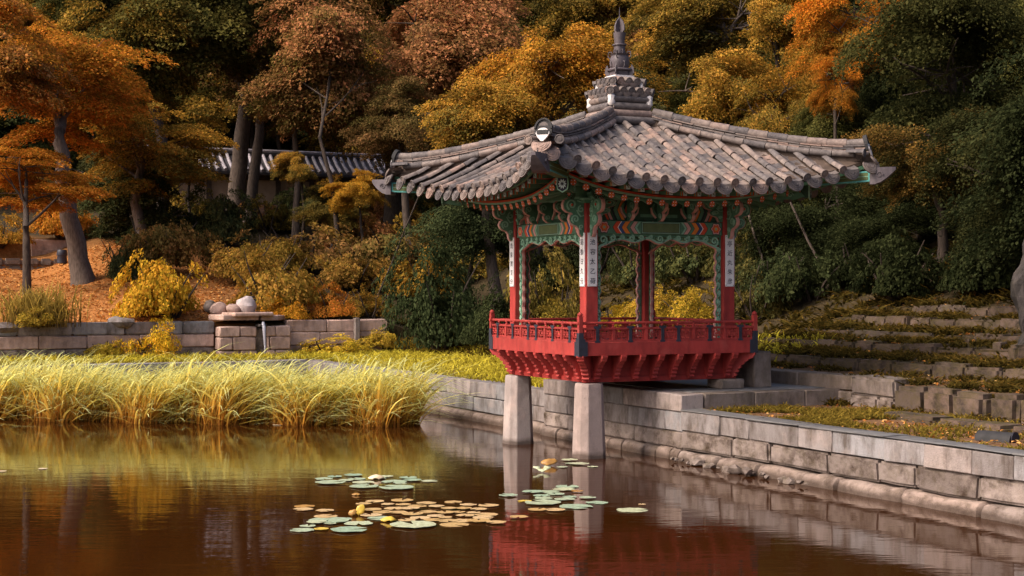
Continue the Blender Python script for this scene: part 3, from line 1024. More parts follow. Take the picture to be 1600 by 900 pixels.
# frieze above the lintel with cloud supports
def frieze(k):
    fo = link('frieze_board', plank(2 * C - .27, .05, .40, MAT['dark_green'], 'frieze_board'), PAV, mat=ROT[k] @ Matrix.Translation((0, -C + .02, 4.745)))
    y = -.025 - .003
    for s in (-1, 1):
        m = MB()
        for j, (mi, w) in enumerate([(6, .06), (9, .012), (4, .045), (0, .05), (9, .012), (3, .04), (6, .03)]):
            x = .62 + j * .085
            if s > 0: chevron(m, x, 1, -.19, .19, w + .02, y, mi, .09)
            else: chevron(m, -x - w, -1, -.19, .19, w + .02, y, mi, .09)
        m.build('painted_chevrons', PAINT, fo)
    m = MB()
    m.add([(-.42, y, -.13), (.42, y, -.13), (.42, y, -.07), (-.42, y, -.07)], [(0, 1, 2, 3)], 0)
    m.build('painted_line', PAINT, fo)
    return fo
def cloud_mesh():
    m = MB()
    Mx = Matrix.Rotation(-math.pi / 2, 4, 'Z')
    poly = [(0, 4.54), (.10, 4.55), (.16, 4.60), (.18, 4.66), (.15, 4.71), (.22, 4.74), (.28, 4.80), (.28, 4.88), (.22, 4.93), (0, 4.95)]
    m.prism(poly, -.045, .045, 0, Mx)
    m.ribbon([(x + .006, z) for x, z in poly[0:9]], .026, -.032, .032, 1, Mx)
    for s in (-1, 1):
        y0, y1 = sorted((s * .045, s * .06))
        m.ribbon(spiral(.19, 4.83, .075, 1.3, R_(-60), True, 12), .024, y0, y1, 2, Mx)
        m.ribbon(spiral(.10, 4.64, .055, 1.3, R_(-60), True, 10), .022, y0, y1, 2, Mx)
    # leaf-like side wings against the board
    for s in (-1, 1):
        m.ribbon([(s * .05, 4.62), (s * .13, 4.70), (s * .16, 4.80), (s * .12, 4.88)], [.05, .06, .05, .03], -.03, .0, 0)
        m.ribbon([(s * .09, 4.60), (s * .175, 4.70), (s * .20, 4.80)], [.03, .03, .02], -.045, -.005, 1)
    return m.mesh('cloud_support', [MAT['green'], MAT['pink'], MAT['light_green']])
clm = cloud_mesh()
for k in range(4):
    fo = frieze(k)
    for s in (-.68, 0, .68):
        link('cloud_support', clm, PAV, mat=ROT[k] @ Matrix.Translation((s, -C - .01, 0)))

# purlins: round beams crossing at the corners, with flowered ends
def flower_disc(m, M, r, ring=False):
    """a round end face with a vermilion and white flower, in the local x,z plane facing -y"""
    def disc(rr, y, mi, n=16, wav=0, ph=0):
        pts = []
        for i in range(n):
            t = 2 * math.pi * i / n
            q = rr * (1 + wav * math.cos(8 * t + ph))
            pts.append((q * math.cos(t), y, q * math.sin(t)))
        m.add(pts, [tuple(range(n))], mi, M)
    if ring:
        disc(r, -.003, 2, 20); 
        for i in range(16):
            t = 2 * math.pi * i / 16
            c, s = math.cos(t), math.sin(t)
            m.add([(r * .62 * c - .006 * s, -.005, r * .62 * s + .006 * c), (r * .62 * c + .006 * s, -.005, r * .62 * s - .006 * c), (r * .84 * c + .010 * s, -.005, r * .84 * s - .01 * c), (r * .84 * c - .010 * s, -.005, r * .84 * s + .01 * c)], [(0, 1, 2, 3)], 7, M)
        r = r * .52
    disc(r, -.006, 9, 18)
    disc(r * .93, -.008, 6, 18)
    for i in range(8):
        t = 2 * math.pi * i / 8
        c, s = math.cos(t), math.sin(t)
        pts = [(r * q * c - r * w * s, -.010, r * q * s + r * w * c) for q, w in ((.30, 0), (.55, .15), (.82, .11), (.88, 0), (.82, -.11), (.55, -.15))]
        m.add(pts, [tuple(range(6))], 8 if i % 2 else 4, M)
    disc(r * .24, -.012, 4, 10)
for k in range(4):
    m = MB()
    zz = 5.055 if k % 2 == 0 else 5.058
    m.tube([(-C - .42, -C, zz), (C + .42, -C, zz)], .115 if k % 2 == 0 else .112, 14, 0)
    m.ribbon([(-C - .36, zz - .10), (C + .36, zz - .10)], .045, -C - .075, -C + .06, 7)
    po = m.build('purlin', PAINT, PAV, mat=ROT[k], smooth=40)
    for s in (-1, 1):
        f = MB()
        flower_disc(f, Matrix.Translation((s * (C + .42), -C, zz)) @ Matrix.Rotation(s * math.pi / 2, 4, 'Z'), .145, True)
        f.tube([(s * (C + .36), -C, zz), (s * (C + .4195), -C, zz)], .145, 18, 2)
        f.build('flower_end', PAINT, po)

# rafters
def raf_end_z(s): return 4.835 + .40 * (min(1.2, abs(s) / 2.7)) ** 2.4
def fly_end_z(s): return 4.995 + .46 * (min(1.2, abs(s) / 3.05)) ** 2.5
NR = 19
for k in range(4):
    for i in range(NR):
        s1 = (i - (NR - 1) / 2) * .278
        s0 = max(-1.5, min(1.5, s1 * .92))
        if abs(s1) > 1.5: s0 = math.copysign(1.46, s1)
        p0 = Vector((s0, -C + .05, 5.20 + .02 * abs(s0)))
        d1 = 2.58 + .14 * (abs(s1) / 2.6) ** 2
        p1 = Vector((s1, -d1, raf_end_z(s1)))
        m = MB()
        m.tube([p0, p1], .062, 10, 0)
        dv = (p1 - p0).normalized()
        Mq = Matrix.Translation(p1) @ dv.to_track_quat('-Y', 'Z').to_matrix().to_4x4()
        flower_disc(m, Mq, .066)
        m.build('rafter', PAINT, PAV, mat=ROT[k], smooth=40)
    # two strips lying on the rafter ends: green below, red above
    for nm, dz, w, mat, dd in (('rafter_strip', .078, .035, 'light_green', 0), ('rafter_strip', .116, .042, 'vermilion', .012)):
        m = MB()
        pts = [(-2.72 + 5.44 * i / 24) for i in range(25)]
        vs, fs = [], []
        for s in pts:
            d = 2.60 + .15 * (abs(s) / 2.7) ** 2 - dd
            z = raf_end_z(s) + dz
            vs += [(s, -d, z - w / 2), (s, -d, z + w / 2), (s, -d + .07, z + w / 2), (s, -d + .07, z - w / 2)]
        for i in range(24):
            for j in range(4):
                fs.append((i * 4 + j, i * 4 + (j + 1) % 4, (i + 1) * 4 + (j + 1) % 4, (i + 1) * 4 + j))
        m.add(vs, fs)
        m.build(nm, MAT[mat], PAV, mat=ROT[k])
    NF = 19
    for i in range(NF):
        s1 = (i - (NF - 1) / 2) * .312
        d1 = 3.02 + .25 * (abs(s1) / 3.1) ** 2.2
        s0 = s1 * .90
        p1 = Vector((s1, -d1, fly_end_z(s1)))
        p0 = Vector((s0, -2.30, max(raf_end_z(s0) + .22, fly_end_z(s0) + .02)))
        m = MB()
        m.bar(p0, p1, .075, .085, 0)
        dv = (p1 - p0).normalized()
        Mq = Matrix.Translation(p1) @ dv.to_track_quat('-Y', 'Z').to_matrix().to_4x4()
        def sq(r, y, mi, rz=1.0):
            m.add([(-r, y, -r * rz), (r, y, -r * rz), (r, y, r * rz), (-r, y, r * rz)], [(0, 1, 2, 3)], mi, Mq)
        sq(.041, -.002, 10); sq(.010, -.004, 9); 
        m.add([(-.028, -.004, .03), (-.004, -.004, .03), (-.016, -.004, .006)], [(0, 1, 2)], 9, Mq)
        m.add([(.004, -.004, -.005), (.03, -.004, -.005), (.016, -.004, -.032)], [(0, 1, 2)], 7, Mq)
        # painted bands on the sides
        for j, mi in enumerate((6, 7, 4, 0)):
            t = .97 - j * .05
            c = p0.lerp(p1, t)
            m.bar(c, c - dv * .022, .079, .089, mi)
        m.build('flying_rafter', PAINT + [MAT['pale_blue']], PAV, mat=ROT[k])

# hip rafters with their painted end plates and clay end caps
for k in range(4):
    Mk = ROT[k] @ Matrix.Rotation(R_(-45), 4, 'Z')       # +x' along the diagonal between side k and the next
    # canonical: diagonal direction (-1,-1)
    Md = ROT[k] @ Matrix.Rotation(R_(-135), 4, 'Z')
    m = MB()
    r1 = 2.72 * math.sqrt(2)
    m.bar((1.6, 0, 5.22), (r1, 0, 5.13), .19, .25, 2)
    Mq = Matrix.Translation((r1 + .001, 0, 5.125)) @ Matrix.Rotation(R_(90), 4, 'Z')
    hexa = [(-.10, .14), (.10, .14), (.115, .0), (.10, -.10), (0, -.16), (-.10, -.10), (-.115, 0)]
    m.prism(hexa, -.03, .0, 7, Mq)
    m.prism([(x * .86, z * .86) for x, z in hexa], -.034, -.028, 9, Mq)
    for i in range(10):
        t = 2 * math.pi * i / 10
        c, s = math.cos(t), math.sin(t)
        m.add([(.02 * c, -.037, .02 * s), (.055 * c - .016 * s, -.037, .055 * s + .016 * c), (.082 * c, -.037, .10 * s), (.055 * c + .016 * s, -.037, .055 * s - .016 * c)], [(0, 1, 2, 3)], 10, Mq)
    hr = m.build('hip_rafter', PAINT + [MAT['pale_blue']], PAV, mat=Md)
    m = MB()
    # painted scroll cheeks low on the hip rafter
    for s in (-1, 1):
        y0, y1 = sorted((s * .095, s * .115))
        m.prism([(2.9, 5.02), (3.55, 4.98), (3.78, 5.03), (3.70, 5.12), (3.5, 5.08), (3.3, 5.14), (2.9, 5.14)], y0, y1, 0)
        m.ribbon(spiral(3.5, 5.06, .06, 1.2, 0, True, 10), .018, *sorted((s * .114, s * .122)), 7)
    m.build('cheek_scroll', PAINT, hr)
    m = MB()
    r0, r2 = 2.35 * math.sqrt(2), 3.57 * math.sqrt(2)
    z0, z2 = 5.30, 5.40
    m.bar((r0, 0, z0), (r2, 0, z2), .17, .20, 1)
    for s in (-1, 1):
        for (zz, hh, mi) in ((-.088, .03, 11), (.088, .03, 11), (0, .13, 1), (0, .012, 7)):
            m.bar((r0 + .2, s * .087, z0 + zz + .01), (r2 - .01, s * .087, z2 + zz), .008 + .002 * (mi == 11) + .001 * (mi == 7), hh, mi)
        m.bar((r2 - .04, s * .087, z2 - .09), (r2 - .04, s * .087, z2 + .09), .012, .03, 11, (1, 0, 0))
    m.build('upper_hip_rafter', PAINT + [MAT['pale_blue'], MAT['teal']], hr)
    m = MB()
    prof = [(0, .14, .16), (.10, .15, .16), (.20, .14, .145), (.32, .11, .105), (.42, .075, .06), (.48, .035, .028)]
    vs, fs = [], []
    for x, hw, hh in prof:
        zc = z2 + .0 + (.16 - hh) + .03 * x
        vs += [(r2 + x - .02, -hw, zc - hh), (r2 + x - .02, hw, zc - hh), (r2 + x - .02, hw * .9, zc + hh), (r2 + x - .02, -hw * .9, zc + hh)]
    for i in range(len(prof) - 1):
        for j in range(4):
            fs.append((i * 4 + j, i * 4 + (j + 1) % 4, (i + 1) * 4 + (j + 1) % 4, (i + 1) * 4 + j))
    fs += [(0, 1, 2, 3), tuple((len(prof) - 1) * 4 + j for j in (3, 2, 1, 0))]
    m.add(vs, fs)
    for s in (-1, 1):
        m.ribbon(spiral(r2 + .16, z2 + .02, .07, 1.3, 0, True, 10), .018, *sorted((s * .12, s * .152)), 0)
    m.build('clay_end_cap', MAT['finial'], hr)

# ------------------------------------------------------------------ the roof
def zmid(d):
    u = max(0.0, (3.3 - d) / 3.0)
    return 5.18 + 1.45 * u ** 1.12 if d <= 3.3 else 5.18 - (d - 3.3) * .30
def bed(s, d):
    t = min(1.0, abs(s) / max(d, .01))
    lift = .57 * max(0.0, min(1.15, (d - .4) / 2.9)) ** 1.3
    return zmid(d) + lift * t ** 2.6
def d_edge(s):
    return 3.26 + .42 * (abs(s) / 3.5) ** 2.4
def frame_at(s, d, dn=.16, side=0.0):
    """matrix whose y runs down the slope and z stands on it"""
    p = Vector((s, -d, bed(s, d)))
    q = Vector((s, -(d + dn), bed(s, d + dn)))
    y = (q - p).normalized()
    sx = Vector((.1, 0, bed(s + .05, d) - bed(s - .05, d)))
    x = Vector((1, 0, side * sx.z / .1)).normalized()
    z = x.cross(y).normalized() * -1
    if z.z < 0: z = -z
    x = y.cross(z).normalized()
    return Matrix(((x.x, y.x, z.x, p.x), (x.y, y.y, z.y, p.y), (x.z, y.z, z.z, p.z), (0, 0, 0, 1)))
# deck under the tiles
dm = MB()
for k in range(4):
    ds = [.3, .8, 1.3, 1.8, 2.3, 2.8, 3.1]
    ts = [-1 + i / 8 for i in range(17)]
    vs, fs = [], []
    for lay in (-.02, -.09):
        for d in ds:
            for t in ts:
                dd = d if d < 3.1 else d_edge(t * 3.3) - .12
                s = t * dd
                vs.append((s, -dd, bed(s, dd) + lay))
    n = len(ts); nn = n * len(ds)
    for o in (0, nn):
        for i in range(len(ds) - 1):
            for j in range(n - 1):
                f = (o + i * n + j, o + i * n + j + 1, o + (i + 1) * n + j + 1, o + (i + 1) * n + j)
                fs.append(f if o else f[::-1])
    i = len(ds) - 1
    for j in range(n - 1):
        fs.append((i * n + j, i * n + j + 1, nn + i * n + j + 1, nn + i * n + j))
    dm.add(vs, fs, 0, ROT[k])
roof = dm.build('roof', [MAT['dark_wood']], PAV)
# soffit boards above the rafters
for k in range(4):
    m = MB()
    ts = [-1 + i / 8 for i in range(17)]
    rows = []
    for d0, fz in ((1.45, lambda s: 5.27 + .02 * abs(s)), (2.58, lambda s: raf_end_z(s) + .07), (2.50, lambda s: raf_end_z(s) + .20), (3.0, lambda s: fly_end_z(s) + .05)):
        rows.append([(t * (d0 if d0 < 2.9 else d0 + .25 * abs(t) ** 2.2), -(d0 if d0 < 2.9 else d0 + .25 * abs(t) ** 2.2), fz(t * d0)) for t in ts])
    vs = [v for r in rows for v in r]
    n = len(ts)
    fs = [(i * n + j, i * n + j + 1, (i + 1) * n + j + 1, (i + 1) * n + j) for i in (0, 2) for j in range(n - 1)]
    m.add(vs, fs)
    m.build('soffit', MAT['dark_red'], PAV, mat=ROT[k])
    m = MB()
    vs, fs = [], []
    for i in range(29):
        s = -3.5 + 7.0 * i / 28
        d = d_edge(s) - .13
        z = fly_end_z(s * .93) + .07
        vs += [(s, -d, z - .035), (s, -d, z + .035), (s, -d + .06, z + .035), (s, -d + .06, z - .035)]
    for i in range(28):
        for j in range(4):
            fs.append((i * 4 + j, i * 4 + (j + 1) % 4, (i + 1) * 4 + (j + 1) % 4, (i + 1) * 4 + j))
    m.add(vs, fs)
    m.build('eave_board', MAT['green'], PAV, mat=ROT[k])

# tile meshes
def half_tube(r0, r1, L, n=7, th=.018):
    m = MB()
    vs, fs = [], []
    for (y, r) in ((0, r0), (L, r1)):
        for rr in (r, r - th):
            for i in range(n + 1):
                an = math.pi * i / n
                vs.append((rr * math.cos(an), y, rr * math.sin(an) * .95))
    w = n + 1
    for i in range(n):
        fs += [(i, i + 1, 2 * w + i + 1, 2 * w + i), (2 * w + i, 2 * w + i + 1, 3 * w + i + 1, 3 * w + i), (i, i + 1, w + i + 1, w + i)]
    fs += [(0, 2 * w, 3 * w, w), (n, w + n, 3 * w + n, 2 * w + n)]
    m.add(vs, fs)
    return m
rt_mesh = half_tube(.064, .078, .345).mesh('round_tile', MAT['tile'], smooth=50)
et = half_tube(.066, .078, .36)
def medal(m, r, y, M=None, full=True):
    prof = [(r, 0), (r, .022), (r * .84, .024), (r * .80, .014), (r * .52, .014), (r * .46, .022), (r * .2, .024)]
    m.lathe(prof, 14, 0, (M or Matrix.Identity(4)) @ Matrix.Translation((0, y, 0)) @ Matrix.Rotation(-math.pi / 2, 4, 'X'))
medal(et, .086, .345)
et_mesh = et.mesh('end_tile', MAT['tile'], smooth=40)
def flat_tile_mesh(w=.30, L=.25, sag=.045, th=.02):
    m = MB(); vs, fs = [], []
    n = 5
    for y in (0, L):
        for dz in (0, -th):
            for i in range(n + 1):
                u = -1 + 2 * i / n
                vs.append((u * w / 2, y, sag * u * u + dz))
    q = n + 1
    for i in range(n):
        fs += [(i, i + 1, 2 * q + i + 1, 2 * q + i), (q + i, q + i + 1, 3 * q + i + 1, 3 * q + i), (2 * q + i, 2 * q + i + 1, 3 * q + i + 1, 3 * q + i)]
    m.add(vs, fs)
    return m.mesh('flat_tile', MAT['tile'], smooth=50)
ft_mesh = flat_tile_mesh()
def drip_mesh():
    m = MB()
    # tongue of the tile
    vs, fs = [], []
    n = 6
    w, L, sag = .33, .30, .05
    for y in (0, L):
        for dz in (0, -.022):
            for i in range(n + 1):
                u = -1 + 2 * i / n
                vs.append((u * w / 2, y, sag * u * u + dz))
    q = n + 1
    for i in range(n):
        fs += [(i, i + 1, 2 * q + i + 1, 2 * q + i), (q + i, q + i + 1, 3 * q + i + 1, 3 * q + i)]
    m.add(vs, fs)
    # hanging face: a rounded lobe with a moulded rim
    def lobe(s):
        pts = []
        for i in range(15):
            an = math.pi + math.pi * i / 14
            pts.append((.184 * s * math.cos(an), -.005 + .185 * s * math.sin(an)))
        for i in range(7):
            u = 1 - 2 * i / 6
            pts.append((u * .165 * s, .03 * u * u * s + .012 - (1 - s) * .06))
        return pts
    Mt = Matrix.Translation((0, L, 0)) @ Matrix.Rotation(R_(40), 4, 'X')
    m.prism(lobe(1.0), -.012, .018, 0, Mt)
    m.prism(lobe(.80), .0, .024, 0, Mt)
    m.ribbon([(x, z - .015) for x, z in lobe(.52)[0:15]], .016, .02, .034, 0, Mt)
    m.ribbon([(x, z - .02) for x, z in lobe(.26)[0:15]], .016, .02, .034, 0, Mt)
    m.ribbon([(x * .7, z * .7 - .02) for x, z in lobe(1.0)[0:15]], .012, .02, .030, 0, Mt)
    return m.mesh('drip_tile', MAT['tile'], smooth=40)
dr_mesh = drip_mesh()
PITCH = .385
rnd = random.Random(77)
hid = MB()          # tiles of the two slopes turned away from the view, joined
def put(name, me, M, hidden):
    if hidden:
        vs = [v.co for v in me.vertices]
        hid.add(vs, [tuple(p.vertices) for p in me.polygons], 0, M)
    else:
        link(name, me, roof, mat=M)
def jig(a=.016, r=1.9):
    return Matrix.Translation((rnd.uniform(-a, a), rnd.uniform(-a, a), rnd.uniform(-a * .3, a * .3))) @ Matrix.Rotation(R_(rnd.uniform(-r, r)), 4, 'Z')
for k in range(4):
    hidden = k >= 2
    for i in range(20):
        s = (i - 9.5) * PITCH
        de = d_edge(s)
        d0 = max(abs(s) + .13, .50)
        d = de - .33 + .06
        first = True
        if d < d0 - .05: continue
        while d > d0 - .16:
            M = ROT[k] @ frame_at(s, max(d, .3)) @ Matrix.Translation((0, 0, .05)) @ jig()
            if first: put('end_tile', et_mesh, M, hidden)
            else: put('round_tile', rt_mesh, M, hidden)
            first = False
            d -= .305
    for i in range(21):
        s = (i - 10) * PITCH
        de = d_edge(s)
        d0 = max(abs(s) + .06, .48)
        if de - .28 > d0 - .25:
            M = ROT[k] @ frame_at(s, de - .26) @ Matrix.Translation((0, 0, -.02)) @ Matrix.Rotation(R_(-2), 4, 'X') @ jig(.008)
            put('drip_tile', dr_mesh, M, hidden)
        d = de - .26 - .15
        while d > d0 - .1:
            M = ROT[k] @ frame_at(s, max(d, .3)) @ Matrix.Translation((0, 0, .0)) @ Matrix.Rotation(R_(-4), 4, 'X') @ jig(.008, 1.5)
            put('flat_tile', ft_mesh, M, hidden)
            d -= .172
ho = hid.build('roof_tile', MAT['tile'], roof)
tag(ho, kind='stuff')

# hip ridges
def hipz(r): return bed(r, r)
slab = {}
for k in range(4):
    Md = ROT[k] @ Matrix.Rotation(R_(-135), 4, 'Z')
    q2 = math.sqrt(2)
    up = lambda r: .035 * max(0, (r - 2.6)) ** 1.5
    def P(r, h): return Vector((r * q2, 0, hipz(r) + h + up(r)))
    r0, r1 = .50, 3.50
    # bedding core
    m = MB()
    N = 14
    for i in range(N):
        a, b = r0 + (r1 - .05 - r0) * i / N, r0 + (r1 - .05 - r0) * (i + 1) / N
        m.bar(P(a, .06), P(b, .06), .16, .26)
    co = m.build('ridge_core', MAT['dark_wood'], roof, mat=Md)
    # bottom row: short half-round fillers on both flanks, then three flat courses, then the capping round tiles
    for lay, (h, w, th) in enumerate(((.135, .26, .026), (.175, .24, .026), (.215, .225, .024))):
        n = 10
        off = (lay % 2) * .5
        e = [r0] + [r0 + (r1 - r0) * (i + off) / n for i in range(1 - (lay % 2), n)] + [r1]
        for a, b in zip(e, e[1:]):
            if b - a < .03: continue
            m = MB()
            j = rnd.uniform(-.008, .008)
            m.bar(P(a + .006, h + j), P(b - .006, h + j), w + rnd.uniform(-.012, .012), th)
            m.build('ridge_slab', MAT['tile'], roof, mat=Md)
    for side in (-1, 1):
        n = 9
        for i in range(n):
            a, b = r0 + .1 + (r1 - .25 - r0) * i / n, r0 + .1 + (r1 - .25 - r0) * (i + 1) / n
            m = MB()
            pa, pb = P(a + .005, .07), P(b - .005, .065)
            pa.y = pb.y = side * .115
            m.tube([pa, pb], [.062, .068], 9)
            m.build('ridge_filler_tile', MAT['tile'], roof, mat=Md, smooth=50)
    n = 11
    for i in range(n):
        a, b = r0 + (r1 - r0) * i / n, r0 + (r1 - r0) * (i + 1) / n
        m = MB()
        m.tube([P(a, .272), P(b + .01, .279 + rnd.uniform(-.004, .004))], [.082, .090], 11)
        m.build('ridge_tile', MAT['tile'], roof, mat=Md, smooth=50)
    # black end plaque with white plaster behind it
    m = MB()
    Me = Matrix.Translation(P(r1, .17)) @ Matrix.Rotation(R_(90), 4, 'Z') @ Matrix.Rotation(R_(-16), 4, 'X')
    poly = [(.165 * math.cos(math.pi * i / 12), .07 + .19 * math.sin(math.pi * i / 12)) for i in range(13)]
    poly = [(.15, -.04)] + poly + [(-.15, -.04)]
    m.prism(poly, -.05, .0, 0, Me)
    m.ribbon([(x * .9, z * .95) for x, z in poly[1:-1]], .03, -.075, -.05, 0, Me)
    m.build('ridge_end_plaque', MAT['black_tile'], roof, mat=Md)
    m = MB()
    wp = [(.165 * math.cos(math.pi * i / 10), -.04 + .13 * math.sin(math.pi * i / 10)) for i in range(11)] + [(-.10, -.13), (-.03, -.20), (.03, -.20), (.10, -.13)]
    m.prism([(x * .76, z * .85) for x, z in wp], -.075, -.045, 0, Me)
    m.prism([(-.10, -.045), (.10, -.045), (.108, .03), (-.108, .03)], -.09, -.073, 1, Me)
    m.build('ridge_end_plaster', [MAT['plaster'], MAT['black_tile']], roof, mat=Md)
    # the corner eave tile under the plaque
    Mt = Matrix.Translation(P(r1 - .16, .0)) @ Matrix.Rotation(R_(-90), 4, 'Z') @ Matrix.Rotation(R_(-4), 4, 'X')
    link('drip_tile', dr_mesh, roof, mat=Md @ Mt @ Matrix.Translation((0, .05, .0)))
    for sd in (-1, 1):
        link('end_tile', et_mesh, roof, mat=Md @ Mt @ Matrix.Translation((sd * .2, -.13, .08)) @ Matrix.Rotation(sd * R_(-14), 4, 'Z'))

# the square collar at the top, and the finial
for k in range(4):
    m = MB(); m.tube([(-.42, -.42, 7.05), (0, -.42, 7.055)], .078, 11); m.build('collar_tile', MAT['tile'], roof, mat=ROT[k], smooth=50)
    m = MB(); m.tube([(0.005, -.42, 7.055), (.42, -.42, 7.05)], .078, 11); m.build('collar_tile', MAT['tile'], roof, mat=ROT[k], smooth=50)
    m = MB(); m.tube([(-.42, -.44, 6.90), (.42, -.44, 6.90)], .077, 11); m.build('collar_tile', MAT['tile'], roof, mat=ROT[k], smooth=50)
    m = MB(); m.tube([(-.45, -.47, 6.75), (.45, -.47, 6.75)], .08, 11); m.build('collar_tile', MAT['tile'], roof, mat=ROT[k], smooth=50)
    m = MB(); m.tube([(-.50, -.53, 6.61), (.50, -.53, 6.61)], .08, 11); m.build('collar_tile', MAT['tile'], roof, mat=ROT[k], smooth=50)
    m = MB()
    m.lathe([(.04, 6.90), (.085, 6.95), (.07, 7.04), (.085, 7.10), (.03, 7.16)], 7)
    m.build('corner_plaster', MAT['plaster'], roof, mat=ROT[k] @ Matrix.Translation((-.435, -.435, 0)), smooth=50)
m = MB()
m.add([(x * h, y * h, z) for z, h in ((6.3, .40), (7.1, .38), (7.5, .22), (7.56, .22)) for x, y in ((-1, -1), (1, -1), (1, 1), (-1, 1))],
      [(i * 4 + j, i * 4 + (j + 1) % 4, (i + 1) * 4 + (j + 1) % 4, (i + 1) * 4 + j) for i in range(3) for j in range(4)] + [(12, 13, 14, 15)])
m.build('collar_core', MAT['plaster'], roof)
st_tile = half_tube(.07, .078, .20, 6)
medal(st_tile, .082, .19)
stm = st_tile.mesh('small_end_tile', MAT['tile'], smooth=40)
sd_ = MB()
lob = [(.095 * math.cos(math.pi + math.pi * i / 8), .09 * math.sin(math.pi + math.pi * i / 8)) for i in range(9)] + [(.05, .012), (0, -.002), (-.05, .012)]
sd_.prism(lob, .16, .185, 0); sd_.prism([(x * .75, z * .75 - .008) for x, z in lob], .16, .193, 0)
sd_.add([(-.095, 0, .03), (.095, 0, .03), (.095, .17, .0), (-.095, .17, .0), (0, 0, 0), (0, .17, -.02)], [(0, 4, 5, 3), (4, 1, 2, 5)])
sdm = sd_.mesh('small_drip_tile', MAT['tile'])
for k in range(4):
    for tier, (zz, dd, n, dk) in enumerate(((7.245, .30, 5, 0), (7.455, .19, 3, 1))):
        for i in range(n):
            s = (i - (n - 1) / 2) * .19
            f = 1.0
            M = ROT[k] @ Matrix.Translation((s, -dd, zz)) @ Matrix.Rotation(math.pi, 4, 'Z') @ Matrix.Rotation(R_(-16), 4, 'X')
            if tier == 0 or True:
                link('small_end_tile', stm, roof, mat=M @ Matrix.Translation((.0, .0, .02)))
            if i < n - 1:
                link('small_drip_tile', sdm, roof, mat=M @ Matrix.Translation((-.095, .03, -.02)))
    # corner ones
    for zz, dd in ((7.235, .36), (7.445, .24)):
        link('small_end_tile', stm, roof, mat=ROT[k] @ Matrix.Translation((-dd, -dd, zz + .01)) @ Matrix.Rotation(R_(135), 4, 'Z') @ Matrix.Rotation(R_(-14), 4, 'X'))
fin = MB()
fin.lathe([(.17, 7.50), (.20, 7.56), (.205, 7.66), (.19, 7.67)], 16, 0, None, .75)
fin.lathe([(.255, 7.668), (.265, 7.69), (.255, 7.712), (.20, 7.714)], 16, 0, None, .8)
fin.lathe([(.18, 7.71), (.205, 7.76), (.212, 7.85), (.20, 7.92), (.175, 7.985)], 16, 0, None, .6)
fin.lathe([(.182, 7.98), (.188, 7.995), (.182, 8.012), (.13, 8.014)], 16, 0, None, .8)
fin.lathe([(.105, 8.01), (.105, 8.19)], 16, 0, None, .5)
fin.lathe([(.135, 8.185), (.14, 8.198), (.135, 8.212), (.10, 8.214)], 16, 0, None, .3)
fin.lathe([(.102, 8.21), (.108, 8.30), (.126, 8.43), (.128, 8.448), (.09, 8.45)], 18, 0)
fin.v = [(x * .86, y * .86, z) if z < 8.0 else (x, y, z) for x, y, z in fin.v]
fo = fin.build('finial', MAT['finial'], roof, smooth=40)
m = MB()
for an in (20, 110):
    Mx = Matrix.Rotation(R_(an), 4, 'Z')
    flame = [(-.06, 8.44), (-.135, 8.50), (-.13, 8.60), (-.10, 8.67), (-.05, 8.72), (0, 8.78), (.05, 8.72), (.10, 8.67), (.13, 8.60), (.135, 8.50), (.06, 8.44)]
    m.prism(flame, -.012, .012, 0, Mx)
m.tube([(0, 0, 8.44), (0, 0, 8.70), (0, 0, 8.97)], [.02, .014, .004], 6)
m.build('finial_flame', MAT['finial'], fo)
for k in range(4):
    for an in (45, 0):
        m = MB()
        Mx = Matrix.Rotation(R_(an - 90 * k), 4, 'Z')
        if an == 45:
            m.prism([(.2, 7.58), (.30, 7.56), (.36, 7.62), (.35, 7.72), (.30, 7.80), (.26, 7.70), (.2, 7.70)], -.012, .012, 0, Mx)
            m.tube([Mx @ Vector(p) for p in ((.15, 0, 7.98), (.20, 0, 8.06), (.27, 0, 8.05), (.28, 0, 7.97), (.23, 0, 7.92))], .014, 6)
        else:
            m.tube([Mx @ Vector(p) for p in ((.20, 0, 7.70), (.235, 0, 7.76), (.235, 0, 7.83), (.21, 0, 7.86))], .013, 6)
            m.tube([Mx @ Vector(p) for p in ((.14, 0, 8.0), (.16, 0, 8.06), (.14, 0, 8.10), (.11, 0, 8.1))], .012, 6)
        m.build('finial_handle', MAT['finial'], fo, mat=Matrix.Diagonal((.86, .86, 1, 1)))
# white plaster daubs between the little tiles
m = MB()
for k in range(4):
    m.lathe([(.05, 7.28), (.06, 7.34), (.04, 7.44)], 8, 0, ROT[k] @ Matrix.Translation((-.33, -.33, 0)))
    m.box((0, -.22, 7.45), (.36, .05, .09), 0, ROT[k])
m.build('collar_plaster', MAT['plaster'], roof)

# ------------------------------------------------------------------ leaves
def quads_mesh(name, V, mat, tint, jit):
    """V: (n, 4, 3) corner points"""
    n = len(V)
    me = bpy.data.meshes.new(name)
    me.vertices.add(n * 4)
    me.vertices.foreach_set('co', np.ascontiguousarray(V, dtype=np.float32).ravel())
    me.loops.add(n * 4)
    me.loops.foreach_set('vertex_index', np.arange(n * 4, dtype=np.int32))
    me.polygons.add(n)
    me.polygons.foreach_set('loop_start', np.arange(0, n * 4, 4, dtype=np.int32))
    for nm, arr in (('tint', tint), ('jit', jit)):
        arr = np.asarray(arr, dtype=np.float32)
        dom = 'POINT' if len(arr) == n * 4 else 'FACE'
        at = me.attributes.new(nm, 'FLOAT', dom)
        at.data.foreach_set('value', arr)
    me.materials.append(mat)
    me.update(calc_edges=True)
    return me
def unit(v):
    return v / np.maximum(np.linalg.norm(v, axis=-1, keepdims=True), 1e-6)
